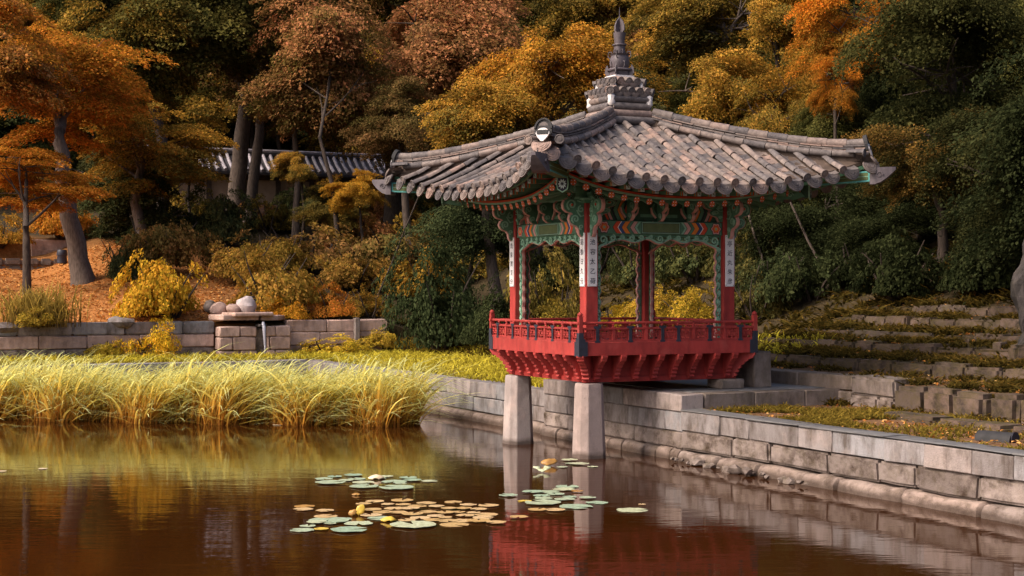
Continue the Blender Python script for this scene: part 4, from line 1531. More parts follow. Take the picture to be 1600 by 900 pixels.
def leaf_quads(rg, Cn, Nn, size, aspect=.62, jitter=.55, dirn=None):
    n = len(Cn)
    Nn = unit(Nn + rg.normal(0, jitter, (n, 3)))
    d = rg.normal(0, 1, (n, 3)) if dirn is None else dirn + rg.normal(0, .5, (n, 3))
    t = unit(d - Nn * np.sum(d * Nn, -1, keepdims=True))
    b = np.cross(Nn, t)
    s = size[:, None]
    fold = Nn * s * .12
    V = np.stack([Cn - t * s * .5, Cn + b * s * aspect * .5 + fold + t * s * .05, Cn + t * s * .5 - Nn * s * .1, Cn - b * s * aspect * .5 + fold + t * s * .05], 1)
    return V
def crown(name, seed, R, Hh, n_spray, per, leaf, style):
    """a crown of flat leafy sprays about the origin, within R sideways and Hh up and down"""
    rg = np.random.default_rng(seed)
    Cs, Ns, Ts, Ds = [], [], [], []
    # big lobes first, so that the outline is uneven
    lobes = []
    for i in range({'shrub': 8, 'tier': 13, 'layer': 13}.get(style, 10)):
        u = unit(rg.normal(0, 1, 3)) * rg.uniform(.35, .78)
        if style == 'shrub': u[2] = abs(u[2]) * .9
        lobes.append((u, rg.uniform(.30, .52) if style not in ('tier', 'layer') else rg.uniform(.22, .40)))
    for i in range(n_spray):
        lb, lr = lobes[rg.integers(len(lobes))]
        u = lb + unit(rg.normal(0, 1, 3)) * lr * rg.uniform(.55, 1.0) * (np.array([1, 1, .7 if style == 'tier' else .4]) if style in ('tier', 'layer') else 1)
        if style == 'shrub' and rg.uniform() < .2: u = u * rg.uniform(1.05, 1.3)
        if style == 'shrub' and u[2] < -.05: u[2] = abs(u[2]) * .5
        if style in ('tier', 'layer'): u[2] = round(u[2] * 3.2) / 3.2 + rg.normal(0, .05)
        c = u * np.array([R, R, Hh])
        out = unit(np.array([u[0], u[1], u[2] * .5]) + 1e-3)
        if style == 'layer': nn = unit(out * .38 + rg.normal(0, .06, 3) + np.array([0, 0, 1.0]))
        elif style == 'shrub': nn = unit(out * .9 + np.array([0, 0, .5]))
        else: nn = unit(out * rg.uniform(.3, .95) + rg.normal(0, .16, 3) + np.array([0, 0, 1.0]))
        rr = rg.uniform(.12, .27) * R * (.75 if style == 'shrub' else 1.0)
        m = int(per * (rr / (.23 * R)) ** 2)
        a = rg.uniform(0, 2 * np.pi, m); q = rr * np.sqrt(rg.uniform(0, 1, m))
        # sprays stretch away from the trunk
        e1 = unit(out - nn * np.dot(out, nn)); e2 = np.cross(nn, e1)
        x = q * np.cos(a) * 1.35; y = q * np.sin(a) * .8
        droop = -(q ** 2) / rr * (.42 if style != 'shrub' else .25)
        pts = c + x[:, None] * e1 + y[:, None] * e2 + (droop + rg.normal(0, (.05 if style == 'layer' else .10) * R / 3.5, m))[:, None] * nn
        if style == 'shrub':
            pts = pts[pts[:, 2] > -.03]; m = len(pts)
        Cs.append(pts); Ns.append(np.repeat(nn[None], m, 0)); Ds.append(np.repeat((e1 + np.array([0, 0, -.5]))[None], m, 0))
        base = np.clip(rg.beta(1.2, 1.2) * .8 + .25 * (u[2] < 0) - .05, 0, 1)
        Ts.append(np.clip(base + rg.normal(0, .14, m), 0, 1))
    Cn, Nn, T, D = np.concatenate(Cs), np.concatenate(Ns), np.concatenate(Ts), np.concatenate(Ds)
    sz = leaf * rg.uniform(.6, 1.25, len(Cn)) * np.where(rg.uniform(0, 1, len(Cn)) < .12, 1.6, 1.0)
    V = leaf_quads(rg, Cn, Nn, sz, .60, .42, D)
    return quads_mesh(name, V, MAT['leaf'], T, rg.uniform(0, 1, len(Cn)))
PROTO = {
    'tier': [crown('maple_leaves', 1 + i, 3.5, 2.7, 200, 320, .118, 'tier') for i in range(3)],
    'layer': [crown('layered_maple_leaves', 61 + i, 3.5, 2.9, 150, 380, .105, 'layer') for i in range(3)],
    'near': [crown('near_maple_leaves', 5 + i, 3.5, 2.9, 240, 440, .086, 'tier') for i in range(2)],
    'round': [crown('tree_leaves', 11 + i, 3.5, 3.6, 230, 330, .118, 'round') for i in range(3)],
    'coarse': [crown('coarse_leaves', 21 + i, 3.5, 3.5, 180, 190, .185, 'round') for i in range(2)],
    'shrub': [crown('shrub_leaves', 31 + i, 1.0, 1.0, 130, 180, .056, 'shrub') for i in range(4)],
    'fine': [crown('fine_shrub_leaves', 41 + i, 1.0, 1.0, 150, 180, .047, 'shrub') for i in range(2)],
}
def limb(m, p, q, r0, r1, rnd, seg=5, sag=.12, n=6):
    pts, rs = [], []
    L = (q - p).length
    off = Vector((rnd.uniform(-1, 1), rnd.uniform(-1, 1), rnd.uniform(-.3, .8))) * L * sag
    for i in range(seg + 1):
        t = i / seg
        pts.append(p.lerp(q, t) + off * math.sin(math.pi * t) + Vector((rnd.uniform(-1, 1), rnd.uniform(-1, 1), 0)) * r0 * .35 * (0 < i < seg))
        rs.append(r0 + (r1 - r0) * t)
    m.tube(pts, rs, n)
    return pts
def trunk_mesh(path, r, cen, R, Hh, seed, nl=9, mat='bark'):
    """path: trunk points in local space; limbs fan out from its upper part into the crown"""
    rnd = random.Random(seed)
    m = MB()
    pts, rs = [], []
    path = [Vector(p) for p in path]
    seg = []
    for a, b in zip(path, path[1:]):
        for i in range(4):
            seg.append(a.lerp(b, i / 4))
    seg.append(path[-1])
    n = len(seg)
    for i, p in enumerate(seg):
        t = i / (n - 1)
        f = 1.35 if i == 0 else (1.1 if i == 1 else 1.0)
        rs.append(max(.012, r * f * (1 - .95 * t ** 1.5)))
        pts.append(p + Vector((rnd.uniform(-1, 1), rnd.uniform(-1, 1), 0)) * r * .18 * (i > 1))
    m.tube(pts, rs, 9)
    cen = Vector(cen)
    for i in range(nl):
        t = rnd.uniform(.5, .97)
        k = min(n - 1, int(t * (n - 1)))
        u = Vector((rnd.gauss(0, 1), rnd.gauss(0, 1), rnd.uniform(-.5, .9))).normalized()
        q = cen + Vector((u.x * R, u.y * R, u.z * Hh)) * rnd.uniform(.45, .72)
        pp = limb(m, pts[k], q, max(.025, min(rs[k] * .6, r * .32)), .012, rnd, 6, .10)
        for j in range(2):
            a = pp[rnd.randint(2, 4)]
            q2 = a + Vector((rnd.gauss(0, 1), rnd.gauss(0, 1), rnd.uniform(-.1, .8))).normalized() * R * .26
            limb(m, a, q2, max(.016, min(rs[k] * .25, r * .12)), .010, rnd, 4, .1, 5)
    return m.mesh('trunk', MAT[mat], smooth=60)
cnt = [0]
def set_cols(o, c1, c2):
    o['leaf_colour'] = [float(x) for x in c1]
    o['second_colour'] = [float(x) for x in c2]
def tree(name, label, px, py, Y, wpx, kind, c1, c2, cat='tree', base=None, r=None, hz=1.0, group=None, nl=9, mat='bark', via=None):
    cnt[0] += 1
    i = cnt[0]
    cen = Vector((px_at(px, Y), Y, zat(py, Y)))
    sc = wpx / F_PX * Y / 2 / 3.5
    R, Hh = 3.5 * sc, (2.7 if kind in ('tier', 'near', 'layer') else 3.6) * sc * hz
    if base is None: bp = Vector((cen.x + .25 * R * math.sin(i * 2.1), Y + .1 * R, 0)); bp.z = ground(bp.x, bp.y)
    else:
        bp = hit(*base) if len(base) == 2 and base[1] > 150 else Vector((px_at(base[0], base[1]), base[1], ground(px_at(base[0], base[1]), base[1])))
    bp.z -= .15
    root = empty(name, bp)
    tag(root, label, cat, group)
    pl = PROTO[kind]
    o = link('crown', pl[i % len(pl)], root)
    o.matrix_local = Matrix.Translation(cen - bp) @ Matrix.Rotation(i * 2.39, 4, 'Z') @ Matrix.Diagonal((sc, sc, sc * hz, 1))
    set_cols(o, c1, c2)
    top = cen + Vector((0, 0, Hh * .35))
    lc = cen - bp
    path = [Vector((0, 0, 0))]
    if via:
        for (vx, vy) in via:
            path.append(Vector((px_at(vx, bp.y), bp.y, zat(vy, bp.y))) - bp)
    else:
        path.append(lc * .5 + Vector((0, 0, .02)) + Vector((math.sin(i) * .12 * R, 0, 0)))
    path += [lc + Vector((0, 0, -.1 * Hh)), top - bp]
    link('trunk', trunk_mesh(path, r or max(.10, .075 * R), lc, R, Hh, i, nl, mat), root)
    return root
def shrub(label, px, py, wpx, hpx, c1, c2, kind='shrub', cat='shrub', Y=None, group=None, name='shrub'):
    """px, py: the foot in the picture"""
    cnt[0] += 1
    i = cnt[0]
    if Y: p = Vector((px_at(px, Y), Y, ground(px_at(px, Y), Y)))
    else: p = hit(px, py)
    s = wpx / F_PX * p.y / 2
    h = hpx / F_PX * p.y
    root = empty(name, p - Vector((0, 0, .08)))
    tag(root, label, cat, group)
    pl = PROTO[kind]
    o = link('foliage', pl[i % len(pl)], root)
    o.matrix_local = Matrix.Translation((0, 0, h * .12)) @ Matrix.Rotation(math.sin(i * 3.7) * .12, 4, 'Y') @ Matrix.Rotation(i * 2.39, 4, 'Z') @ Matrix.Diagonal((s, s, h * .88, 1))
    set_cols(o, c1, c2)
    rnd = random.Random(i)
    m = MB()
    for j in range(6):
        an = j * 1.05 + rnd.uniform(-.3, .3)
        q = Vector((math.cos(an) * s * .6, math.sin(an) * s * .6, h * rnd.uniform(.5, .85)))
        limb(m, Vector((math.cos(an) * s * .06, math.sin(an) * s * .06, -.05)), q, .035 * max(.5, s), .012, rnd, 4, .08, 5)
    link('stem', m.mesh('stem', MAT['bark_dark'], smooth=60), root)
    return root

ORANGE, ORANGE2 = (.54, .235, .028), (.27, .115, .018)
GOLD, GOLD2 = (.50, .275, .04), (.24, .14, .025)
RUST, RUST2 = (.42, .195, .075), (.22, .12, .045)
OLIVE, OLIVE2 = (.30, .19, .032), (.12, .10, .024)
DARK, DARK2 = (.115, .098, .030), (.055, .054, .018)
DGRN, DGRN2 = (.068, .085, .034), (.034, .046, .020)
YELL, YELL2 = (.66, .40, .03), (.40, .22, .02)
MIDG, MIDG2 = (.14, .13, .035), (.06, .066, .02)

SHADE, SHADE2 = (.033, .040, .015), (.016, .021, .009)  # leaf greens with the deep shade at the right put into the colour
# --- the far wood on the hill
FAR = [(-60, 60, 118, 330, DARK, RUST2), (90, 20, 125, 330, DGRN, DARK2), (250, 90, 120, 300, OLIVE, DARK2), (400, 150, 112, 260, GOLD, OLIVE2), (420, 10, 124, 300, DGRN, DARK2),
       (560, 60, 118, 300, RUST, DARK2), (700, 40, 122, 320, DARK, DGRN2), (840, 10, 118, 320, DGRN, OLIVE2), (980, 40, 112, 320, DARK, DGRN2), (1130, 10, 110, 320, DARK, OLIVE2),
       (1270, 20, 100, 330, DGRN, DARK2), (1420, 10, 96, 360, DGRN, DGRN2), (1580, 30, 92, 380, DGRN, DGRN2), (1740, 60, 90, 400, DGRN, DGRN2),
       (60, -170, 130, 380, DARK, DGRN2), (330, -180, 130, 380, DGRN, DARK2), (610, -190, 130, 380, OLIVE, DARK2), (880, -190, 126, 380, DARK, DGRN2), (1160, -190, 120, 400, OLIVE, DARK2), (1450, -190, 112, 420, DGRN, DGRN2)]
PLACE = ['far left', 'left', 'above the lawn', 'above the tiled outbuilding', 'high behind the twin trunks', 'behind the rusty fine-leaved tree', 'behind the left roof slope', 'left of the finial', 'behind the finial', 'right of the finial',
         'above the right roof slope', 'above the dark maples', 'in the upper right corner', 'beyond the right edge', 'high at the far left', 'high above the outbuilding', 'high above the left eave', 'high above the roof top', 'high above the right eave', 'high above the dark maples']
for (px, py, Y, w, c1, c2), pl in zip(FAR, PLACE):
    tree('forest_tree', 'tall tree of the hillside wood, ' + pl, px, py, Y, w, 'coarse', c1, c2, 'tree', hz=1.15, group='tall trees of the hillside wood', nl=6, mat='bark_dark')

# --- trees of the middle distance
T = [
 ('maple_tree', 'orange maple with a leaning thick trunk on the leaf covered lawn', 95, 130, 66, 300, 'layer', ORANGE, ORANGE2, dict(base=(131, 441), r=.40, hz=.8, via=[(114, 360), (98, 275), (94, 205)])),
 ('maple_tree', 'small orange maple with a thin forked trunk nearest the lawn edge', 40, 275, 58, 200, 'layer', ORANGE, ORANGE2, dict(base=(45, 476), r=.17, hz=.62, via=[(41, 420), (40, 355)], mat='bark_dark')),
 ('maple_tree', 'orange maple cut by the left picture edge above the small maple', -30, 90, 60, 260, 'layer', ORANGE, RUST2, dict()),
 ('maple_tree', 'golden olive maple between the leaning trunk and the twin trunks', 222, 235, 70, 215, 'layer', GOLD, OLIVE2, dict(hz=.8)),
 ('tree', 'dark green tree standing over the lawn edge behind the golden shrub', 235, 325, 72, 210, 'round', DGRN, DARK2, dict(hz=.75)),
 ('tree', 'tall dark green tree with the left one of the twin bare trunks', 330, 20, 80, 300, 'round', MIDG, OLIVE2, dict(base=(368, 83.0), r=.47, hz=.75, via=[(375, 230), (383, 140)])),
 ('tree', 'slimmer tree with the right forked one of the twin bare trunks', 430, 60, 84, 200, 'round', DARK, RUST2, dict(base=(390, 82.0), r=.30, via=[(402, 230), (412, 150)])),
 ('tree', 'rusty fine leaved tree above the left part of the outbuilding roof', 520, 85, 76, 240, 'round', RUST, OLIVE2, dict(base=(535, 70.0), r=.12, hz=.9, via=[(520, 290), (500, 215)], mat='bark_dark')),
 ('tree', 'large rusty tree above the right part of the outbuilding roof', 665, 60, 80, 300, 'round', RUST, RUST2, dict(base=(615, 84.0), r=.5, hz=.8, via=[(615, 240)], mat='bark_dark')),
 ('tree', 'dark tree behind the left eave tip of the pavilion', 640, 195, 74, 150, 'round', DARK, RUST2, dict(hz=.8)),
 ('maple_tree', 'golden maple directly above the left roof slope', 755, 190, 60, 210, 'tier', GOLD, OLIVE2, dict(hz=.75)),
 ('maple_tree', 'bright orange gold maple left of the roof finial', 860, 110, 62, 230, 'tier', (.56, .28, .035), GOLD2, dict(hz=.85)),
 ('maple_tree', 'golden maple behind the roof top and finial', 950, 150, 70, 200, 'tier', GOLD, DARK2, dict(hz=.9)),
 ('maple_tree', 'golden green maple right of the finial over the right roof slope', 1105, 150, 60, 220, 'tier', GOLD, OLIVE2, dict(hz=.8)),
 ('tree', 'dark olive tree above the golden green maple', 1130, 45, 72, 240, 'round', OLIVE, DARK2, dict(hz=.8)),
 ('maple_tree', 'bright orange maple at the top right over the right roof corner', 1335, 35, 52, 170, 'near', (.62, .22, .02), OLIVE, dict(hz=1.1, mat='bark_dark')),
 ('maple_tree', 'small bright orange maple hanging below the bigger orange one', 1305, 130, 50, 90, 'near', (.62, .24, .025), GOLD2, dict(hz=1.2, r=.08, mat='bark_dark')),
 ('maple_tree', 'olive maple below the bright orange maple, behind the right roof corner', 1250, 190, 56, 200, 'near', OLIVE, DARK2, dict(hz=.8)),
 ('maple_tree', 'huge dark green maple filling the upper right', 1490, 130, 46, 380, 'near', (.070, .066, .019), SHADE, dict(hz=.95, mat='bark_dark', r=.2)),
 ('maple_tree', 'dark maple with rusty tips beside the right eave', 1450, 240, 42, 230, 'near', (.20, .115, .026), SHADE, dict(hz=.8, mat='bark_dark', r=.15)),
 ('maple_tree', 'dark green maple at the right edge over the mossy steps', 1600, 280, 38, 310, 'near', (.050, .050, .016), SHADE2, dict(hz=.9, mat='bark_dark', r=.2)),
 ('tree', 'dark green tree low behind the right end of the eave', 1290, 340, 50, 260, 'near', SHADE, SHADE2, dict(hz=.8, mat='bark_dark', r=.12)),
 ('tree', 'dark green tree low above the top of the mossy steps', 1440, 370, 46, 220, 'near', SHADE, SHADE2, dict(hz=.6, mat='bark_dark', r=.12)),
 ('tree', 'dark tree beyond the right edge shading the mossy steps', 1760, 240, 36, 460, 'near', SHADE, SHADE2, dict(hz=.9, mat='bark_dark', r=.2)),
 ('tree', 'dark green tree seen between the right column and the dark maples', 1180, 360, 56, 200, 'near', SHADE, DGRN2, dict(hz=.9, mat='bark_dark', r=.12)),
 ('tree', 'dark tree behind the middle of the pavilion roof', 1010, 250, 66, 280, 'round', DARK, DGRN2, dict(hz=.8)),
 ('tree', 'dark green tree behind the left eave and scroll brackets', 750, 330, 62, 200, 'round', DGRN, DGRN2, dict(hz=.8, r=.10, mat='bark_dark')),
 ('tree', 'dark green bushy tree beside the outbuilding end', 520, 325, 74, 100, 'round', DGRN, OLIVE, dict(hz=.6)),
 ('tree', 'olive tree far behind the lawn walls', 40, 320, 92, 220, 'round', GOLD, OLIVE2, dict(hz=.5)),
 ('tree', 'dark tree behind the lawn walls beside the leaning trunk', 150, 290, 88, 220, 'round', DARK, DGRN2, dict(hz=.8)),
 ('maple_tree', 'rusty maple between the twin trunks and the rusty tree', 455, 150, 78, 130, 'tier', (.50, .24, .05), RUST2, dict(hz=.7)),
 ('tree', 'dark green tree high between the left maple and the twin trunks', 220, 60, 76, 240, 'round', OLIVE, MIDG2, dict(hz=.8)),
]
for nm, lab, px, py, Y, w, kind, c1, c2, kw in T:
    tree(nm, lab, px, py, Y, w * 1.22, kind, c1, c2, **kw)

# --- the understorey of the wooded slope: bushy young trees standing on the ground one sees between the trees
ROWS = [(15, 'high on the wooded slope'), (75, 'on the upper wooded slope'), (140, 'halfway up the wooded slope'), (205, 'on the lower wooded slope'), (270, 'low on the wooded slope'), (335, 'at the foot of the wooded slope')]
COLS = [(-10, 'at the far left'), (110, 'over the lawn'), (230, 'between the lawn and the twin trunks'), (345, 'behind the twin trunks'), (455, 'above the outbuilding'), (565, 'above the right end of the outbuilding'), (670, 'behind the left eave'),
        (775, 'over the left roof slope'), (880, 'left of the finial'), (990, 'behind the finial'), (1095, 'over the right roof slope'), (1205, 'above the right eave'), (1320, 'right of the right eave'), (1440, 'behind the dark maples'), (1570, 'at the right edge')]
TONE = [('dark green', DGRN, DARK2), ('olive', OLIVE, DARK2), ('rusty', RUST, OLIVE2), ('deep green', DARK, DGRN2), ('golden', GOLD, OLIVE2), ('mid green', MIDG, MIDG2), ('shaded green', SHADE, SHADE2)]
rt_ = random.Random(12)
for j, (py0, rl_) in enumerate(ROWS):
    for i, (px0, cl_) in enumerate(COLS):
        if 150 < px0 < 640 and py0 > 210: continue
        if px0 < 150 and py0 > 280: continue
        px, py = px0 + rt_.uniform(-35, 35), py0 + rt_.uniform(-22, 22)
        p = hit(px, py)
        if p.y > 170: continue
        if 150 < px < 660 and p.y < 98: continue
        k = rt_.choice([0, 0, 1, 3, 3, 5] if px0 > 1150 else [0, 1, 2, 4, 4, 5, 1, 2])
        if py0 > 200: k = rt_.choice([0, 3, 5])
        nm_, c1, c2 = TONE[k]
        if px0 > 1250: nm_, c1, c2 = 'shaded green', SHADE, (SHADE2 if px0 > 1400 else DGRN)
        w = rt_.uniform(165, 225) * (1.0 if p.y > 60 else 1.1)
        R = w / F_PX * p.y / 2
        tree('bushy_tree', nm_ + ' bushy tree ' + rl_ + ' ' + cl_, px, py - 62, p.y, w, 'round' if p.y < 85 else 'coarse', c1, c2, 'tree', base=(px, p.y), r=.05 * R, hz=.9, nl=5, mat='bark_dark', group='bushy trees of the wooded slope')

# --- young maples between the bigger trees: they close the wall of foliage
ROWS2 = [(-25, 'at the very top'), (45, 'near the top'), (112, 'in the upper wood'), (180, 'in the lower wood'), (250, 'low in the wood')]
for j, (py0, rl_) in enumerate(ROWS2):
    for i in range(16):
        px0 = -20 + i * 108 + (54 if j % 2 else 0)
        px, py = px0 + rt_.uniform(-30, 30), py0 + rt_.uniform(-22, 22)
        if 175 < px < 640 and py > 165: continue
        if px < 200 and py > 120: continue
        if py > 215 and px < 1150: continue
        far = hit(px, py + 40)
        Y = max(52, min(98, far.y - rt_.uniform(6, 18)))
        if 175 < px < 660: Y = max(Y, 97)
        if px > 1200: Y = max(46, min(Y, 62))
        if px > 1330: c_ = rt_.choice([6, 6, 6, 5, 1])
        elif px > 1000: c_ = rt_.choice([4, 4, 1, 5])
        elif px > 700: c_ = rt_.choice([4, 4, 1, 2, 5])
        else: c_ = rt_.choice([2, 4, 2, 1, 5])
        cl_ = min(COLS, key=lambda c: abs(c[0] - px))[1]
        used = {o['label'] for o in COL.objects if 'label' in o}
        cand = [c_] + [1, 4, 2, 5, 0, 3]
        if px > 1250: cand = [c_, 6, 5, 0, 3, 1]
        c_ = next((c for c in cand if TONE[c][0] + ' young maple ' + rl_ + ' ' + cl_ not in used), c_)
        nm_, c1, c2 = TONE[c_]
        tree('young_maple', nm_ + ' young maple ' + rl_ + ' ' + cl_, px, py, Y, rt_.uniform(170, 235), ['tier', 'round', 'round'][(i + j) % 3], c1, c2, 'tree', r=.14, hz=rt_.uniform(.75, 1.0), nl=6, mat='bark_dark', group='young maples of the wood')
tree('young_maple', 'small gold and green maple hanging before the middle of the outbuilding roof', 470, 262, 74, 100, 'tier', GOLD, MIDG, 'tree', r=.09, hz=.8, nl=5, mat='bark_dark')
tree('young_maple', 'small golden maple before the left end of the outbuilding roof', 262, 262, 74, 120, 'tier', GOLD, OLIVE, 'tree', r=.09, hz=.8, nl=5, mat='bark_dark')
tree('young_maple', 'small orange maple before the right end of the outbuilding wall', 560, 300, 70, 110, 'tier', (.55, .29, .03), OLIVE, 'tree', r=.08, hz=.8, nl=5, mat='bark_dark')

tree('young_maple', 'layered gold maple before the left end of the outbuilding and its wall', 300, 250, 78, 120, 'layer', GOLD, OLIVE2, 'tree', r=.08, hz=.8, nl=5, mat='bark_dark')
# --- shrubs
S = [
 ('golden yellow shrub behind the fountain wall beside the leaf covered lawn', 268, 497, 190, 128, (.60, .37, .035), YELL2, 'shrub'),
 ('small bright yellow bush at the foot of the wall left of the fountain', 238, 560, 112, 70, (.80, .54, .04), YELL, 'fine'),
 ('rusty olive shrub behind the golden yellow shrub', 255, 425, 170, 110, (.22, .12, .035), DARK, 'shrub'),
 ('dark green shrub under the twin trunks', 345, 385, 150, 105, DGRN, DARK, 'shrub'),
 ('dark green leafy shrub beside the lawn wall', 185, 440, 90, 80, DGRN, DARK2, 'shrub'),
 ('wide olive gold shrub behind the fountain rocks', 420, 490, 200, 120, (.36, .215, .04), OLIVE, 'shrub'),
 ('low yellow orange shrub on the wall right of the fountain', 450, 497, 110, 48, (.62, .30, .03), YELL2, 'fine'),
 ('rusty orange shrub on the wall beside the low yellow one', 515, 497, 100, 60, (.55, .22, .03), (.38, .16, .03), 'fine'),
 ('olive shrub at the end of the fountain wall', 580, 497, 100, 55, (.36, .20, .03), OLIVE2, 'fine'),
 ('pinkish brown spreading shrub on the slope below the outbuilding', 480, 425, 230, 90, (.30, .17, .06), OLIVE, 'shrub'),
 ('rusty green spreading shrub on the slope left of the yew', 600, 440, 220, 110, (.26, .15, .045), MIDG, 'shrub'),
 ('golden shrub high on the slope under the outbuilding end', 540, 345, 170, 70, GOLD, OLIVE, 'shrub'),
 ('olive shrub on the upper slope beneath the left eave tip', 640, 395, 160, 90, OLIVE, DARK, 'shrub'),
 ('dark green shrub on the slope behind the left eave', 700, 390, 150, 100, DGRN, DARK2, 'shrub'),
 ('golden olive shrub on the slope behind the left column', 745, 440, 170, 70, (.30, .20, .035), MIDG, 'shrub'),
 ('dense dark green yew beside the left end of the balcony', 690, 552, 215, 185, (.050, .066, .026), (.026, .036, .015), 'fine'),
 ('smaller dark yew filling in behind the left column', 790, 550, 140, 120, (.050, .062, .024), (.026, .034, .014), 'fine'),
 ('leafy green shrub seen through the left opening of the pavilion', 860, 535, 140, 170, (.30, .22, .045), DARK, 'shrub'),
 ('yellow low shrub seen through the pavilion beside the far column', 965, 520, 130, 60, (.50, .34, .03), (.24, .17, .02), 'fine'),
 ('yellow shrub seen through the right opening of the pavilion', 1080, 520, 150, 75, (.44, .29, .03), (.2, .15, .02), 'fine'),
 ('dark green shrub behind the far column of the pavilion', 1000, 450, 170, 110, DGRN, MIDG, 'shrub'),
 ('olive shrub in the shade right of the right column', 1180, 500, 120, 110, (.13, .10, .025), DGRN, 'shrub'),
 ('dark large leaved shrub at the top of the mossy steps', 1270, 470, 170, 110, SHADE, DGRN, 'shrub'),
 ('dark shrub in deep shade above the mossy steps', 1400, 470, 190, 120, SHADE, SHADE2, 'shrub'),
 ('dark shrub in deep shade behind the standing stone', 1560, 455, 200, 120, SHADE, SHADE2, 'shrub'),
 ('golden shrub at the left picture edge below the small orange maple', 0, 395, 110, 60, GOLD, OLIVE, 'shrub'),
 ('orange shrub behind the lawn walls right of the leaning trunk', 95, 372, 120, 75, ORANGE, ORANGE2, 'shrub'),
 ('low yellow green plant cushion by the reeds at the far left', 60, 558, 140, 34, (.34, .24, .03), OLIVE, 'fine'),
 ('low yellow plant cushion between the yellow bush and the fountain', 160, 560, 80, 34, (.56, .42, .04), OLIVE, 'fine'),
 ('low yellow plant cushion under the wall right of the fountain', 520, 556, 150, 34, (.62, .46, .04), (.4, .26, .03), 'fine'),
 ('low yellow green plant cushion beside the end of the fountain wall', 600, 552, 120, 32, (.5, .36, .04), OLIVE, 'fine'),
 ('dark green shrub against the outbuilding wall right of the twin trunks', 470, 345, 130, 60, DGRN, MIDG, 'shrub'),
 ('olive shrub against the left part of the outbuilding wall', 300, 350, 130, 70, OLIVE, DGRN, 'shrub'),
 ('rusty shrub at the top of the slope before the outbuilding', 400, 345, 90, 35, RUST, OLIVE, 'shrub'),
 ('olive shrub on the slope right behind the fountain rocks', 420, 430, 150, 80, (.30, .19, .035), OLIVE, 'shrub'),
 ('golden brown shrub on the slope above the yew', 660, 470, 150, 90, (.34, .20, .03), OLIVE, 'shrub'),
 ('rusty shrub on the slope between the outbuilding and the yew', 560, 400, 170, 80, RUST, OLIVE, 'shrub'),
 ('mid green shrub on the slope under the outbuilding wall', 420, 365, 120, 70, MIDG, OLIVE, 'shrub'),
 ('golden shrub spilling over the slope above the fountain wall end', 560, 455, 150, 80, (.34, .20, .04), (.24, .14, .035), 'shrub'),
 ('rusty brown shrub high under the left eave tip', 600, 350, 120, 70, RUST, RUST2, 'shrub'),
 ('dark shrub on the slope at the end of the outbuilding', 650, 345, 140, 80, DGRN, DARK, 'shrub'),
 ('dark olive shrub beneath the left scroll bracket', 745, 385, 150, 80, DARK, OLIVE2, 'shrub'),
 ('dark green shrub in the left opening of the pavilion', 850, 455, 170, 100, DGRN, OLIVE2, 'shrub'),
 ('olive gold low shrub behind the back railing at the left opening', 845, 545, 130, 75, (.38, .27, .035), DARK, 'fine'),
 ('dark green shrub high behind the near column', 930, 430, 150, 100, DGRN, DARK2, 'shrub'),
 ('dark green shrub behind the right opening', 1090, 440, 170, 100, DGRN, MIDG, 'shrub'),
 ('golden low shrub at the foot of the slope between the two openings', 1020, 500, 130, 55, (.42, .28, .03), OLIVE, 'fine'),
 ('shaded olive shrub behind the right column', 1150, 440, 150, 100, (.12, .10, .025), DGRN2, 'shrub'),
 ('dark ground hugging shrub on the slope above the uppermost step', 1210, 462, 160, 85, SHADE, DGRN2, 'shrub'),
 ('dark shrub tucked between the steps and the large leaved shrub', 1340, 440, 150, 90, SHADE, SHADE2, 'shrub'),
 ('dry rusty shrub on the slope above the fountain rocks', 375, 440, 170, 80, (.34, .19, .04), OLIVE, 'shrub'),
]
for lab, px, py, w, h, c1, c2, kind in S:
    shrub(lab, px, py, w, h, c1, c2, kind)

# --- more of the wood beyond the left edge
for px, py, Y, w, c1, c2, pl in ((-190, 120, 84, 330, ORANGE, RUST2, 'just outside the left edge'), (-360, 90, 92, 360, DGRN, OLIVE2, 'outside the left edge behind the lawn'), (-300, 30, 118, 380, OLIVE, DARK2, 'high outside the left edge'),
                             (-560, 70, 96, 400, RUST, DARK2, 'farther outside the left edge'), (-520, 10, 130, 420, DARK, OLIVE2, 'far up the hill outside the left edge')):
    tree('forest_tree', 'tall tree of the hillside wood, ' + pl, px, py, Y, w, 'coarse', c1, c2, 'tree', hz=1.1, group='tall trees of the hillside wood', nl=6, mat='bark_dark')

# ------------------------------------------------------------------ blades: reeds and grass
def blades(name, label, P, H, lean, width, mat, seed, seg=5, droop=1.0, kind='stuff', root=None):
    """P: (n,3) feet, H: heights, lean: (n,2) sideways reach of the tip"""
    rg = np.random.default_rng(seed)
    n = len(P)
    t = np.linspace(0, 1, seg + 1)
    tt = t[None, :, None]
    reach = lean[:, None, :] * (tt ** 2.1)
    z = H[:, None] * (t[None] - droop[:, None] * .42 * t[None] ** 3.2)
    pts = np.concatenate([P[:, None, :2] + reach, (P[:, 2:3] + z)[:, :, None]], 2)
    wv = rg.normal(0, 1, (n, 2)); wv = unit(wv)
    prof = np.sin(np.pi * np.clip(t * .86 + .14, 0, 1)) ** .7
    wid = width[:, None] * prof[None] + .002
    off = np.concatenate([wv[:, None, :] * wid[:, :, None], np.zeros((n, seg + 1, 1))], 2) * .5
    Lp, Rp = pts - off, pts + off
    V = np.stack([Lp[:, :-1], Rp[:, :-1], Rp[:, 1:], Lp[:, 1:]], 2).reshape(-1, 4, 3)
    tint = np.repeat(((t[:-1] + t[1:]) / 2)[None], n, 0).ravel()
    jit = np.repeat(rg.uniform(0, 1, n), seg)
    me = quads_mesh(name, V, mat, tint, jit)
    o = link(name, me)
    if root: o.parent = root
    elif label or kind: tag(o, label, None, None, kind)
    return o
rg = np.random.default_rng(5)
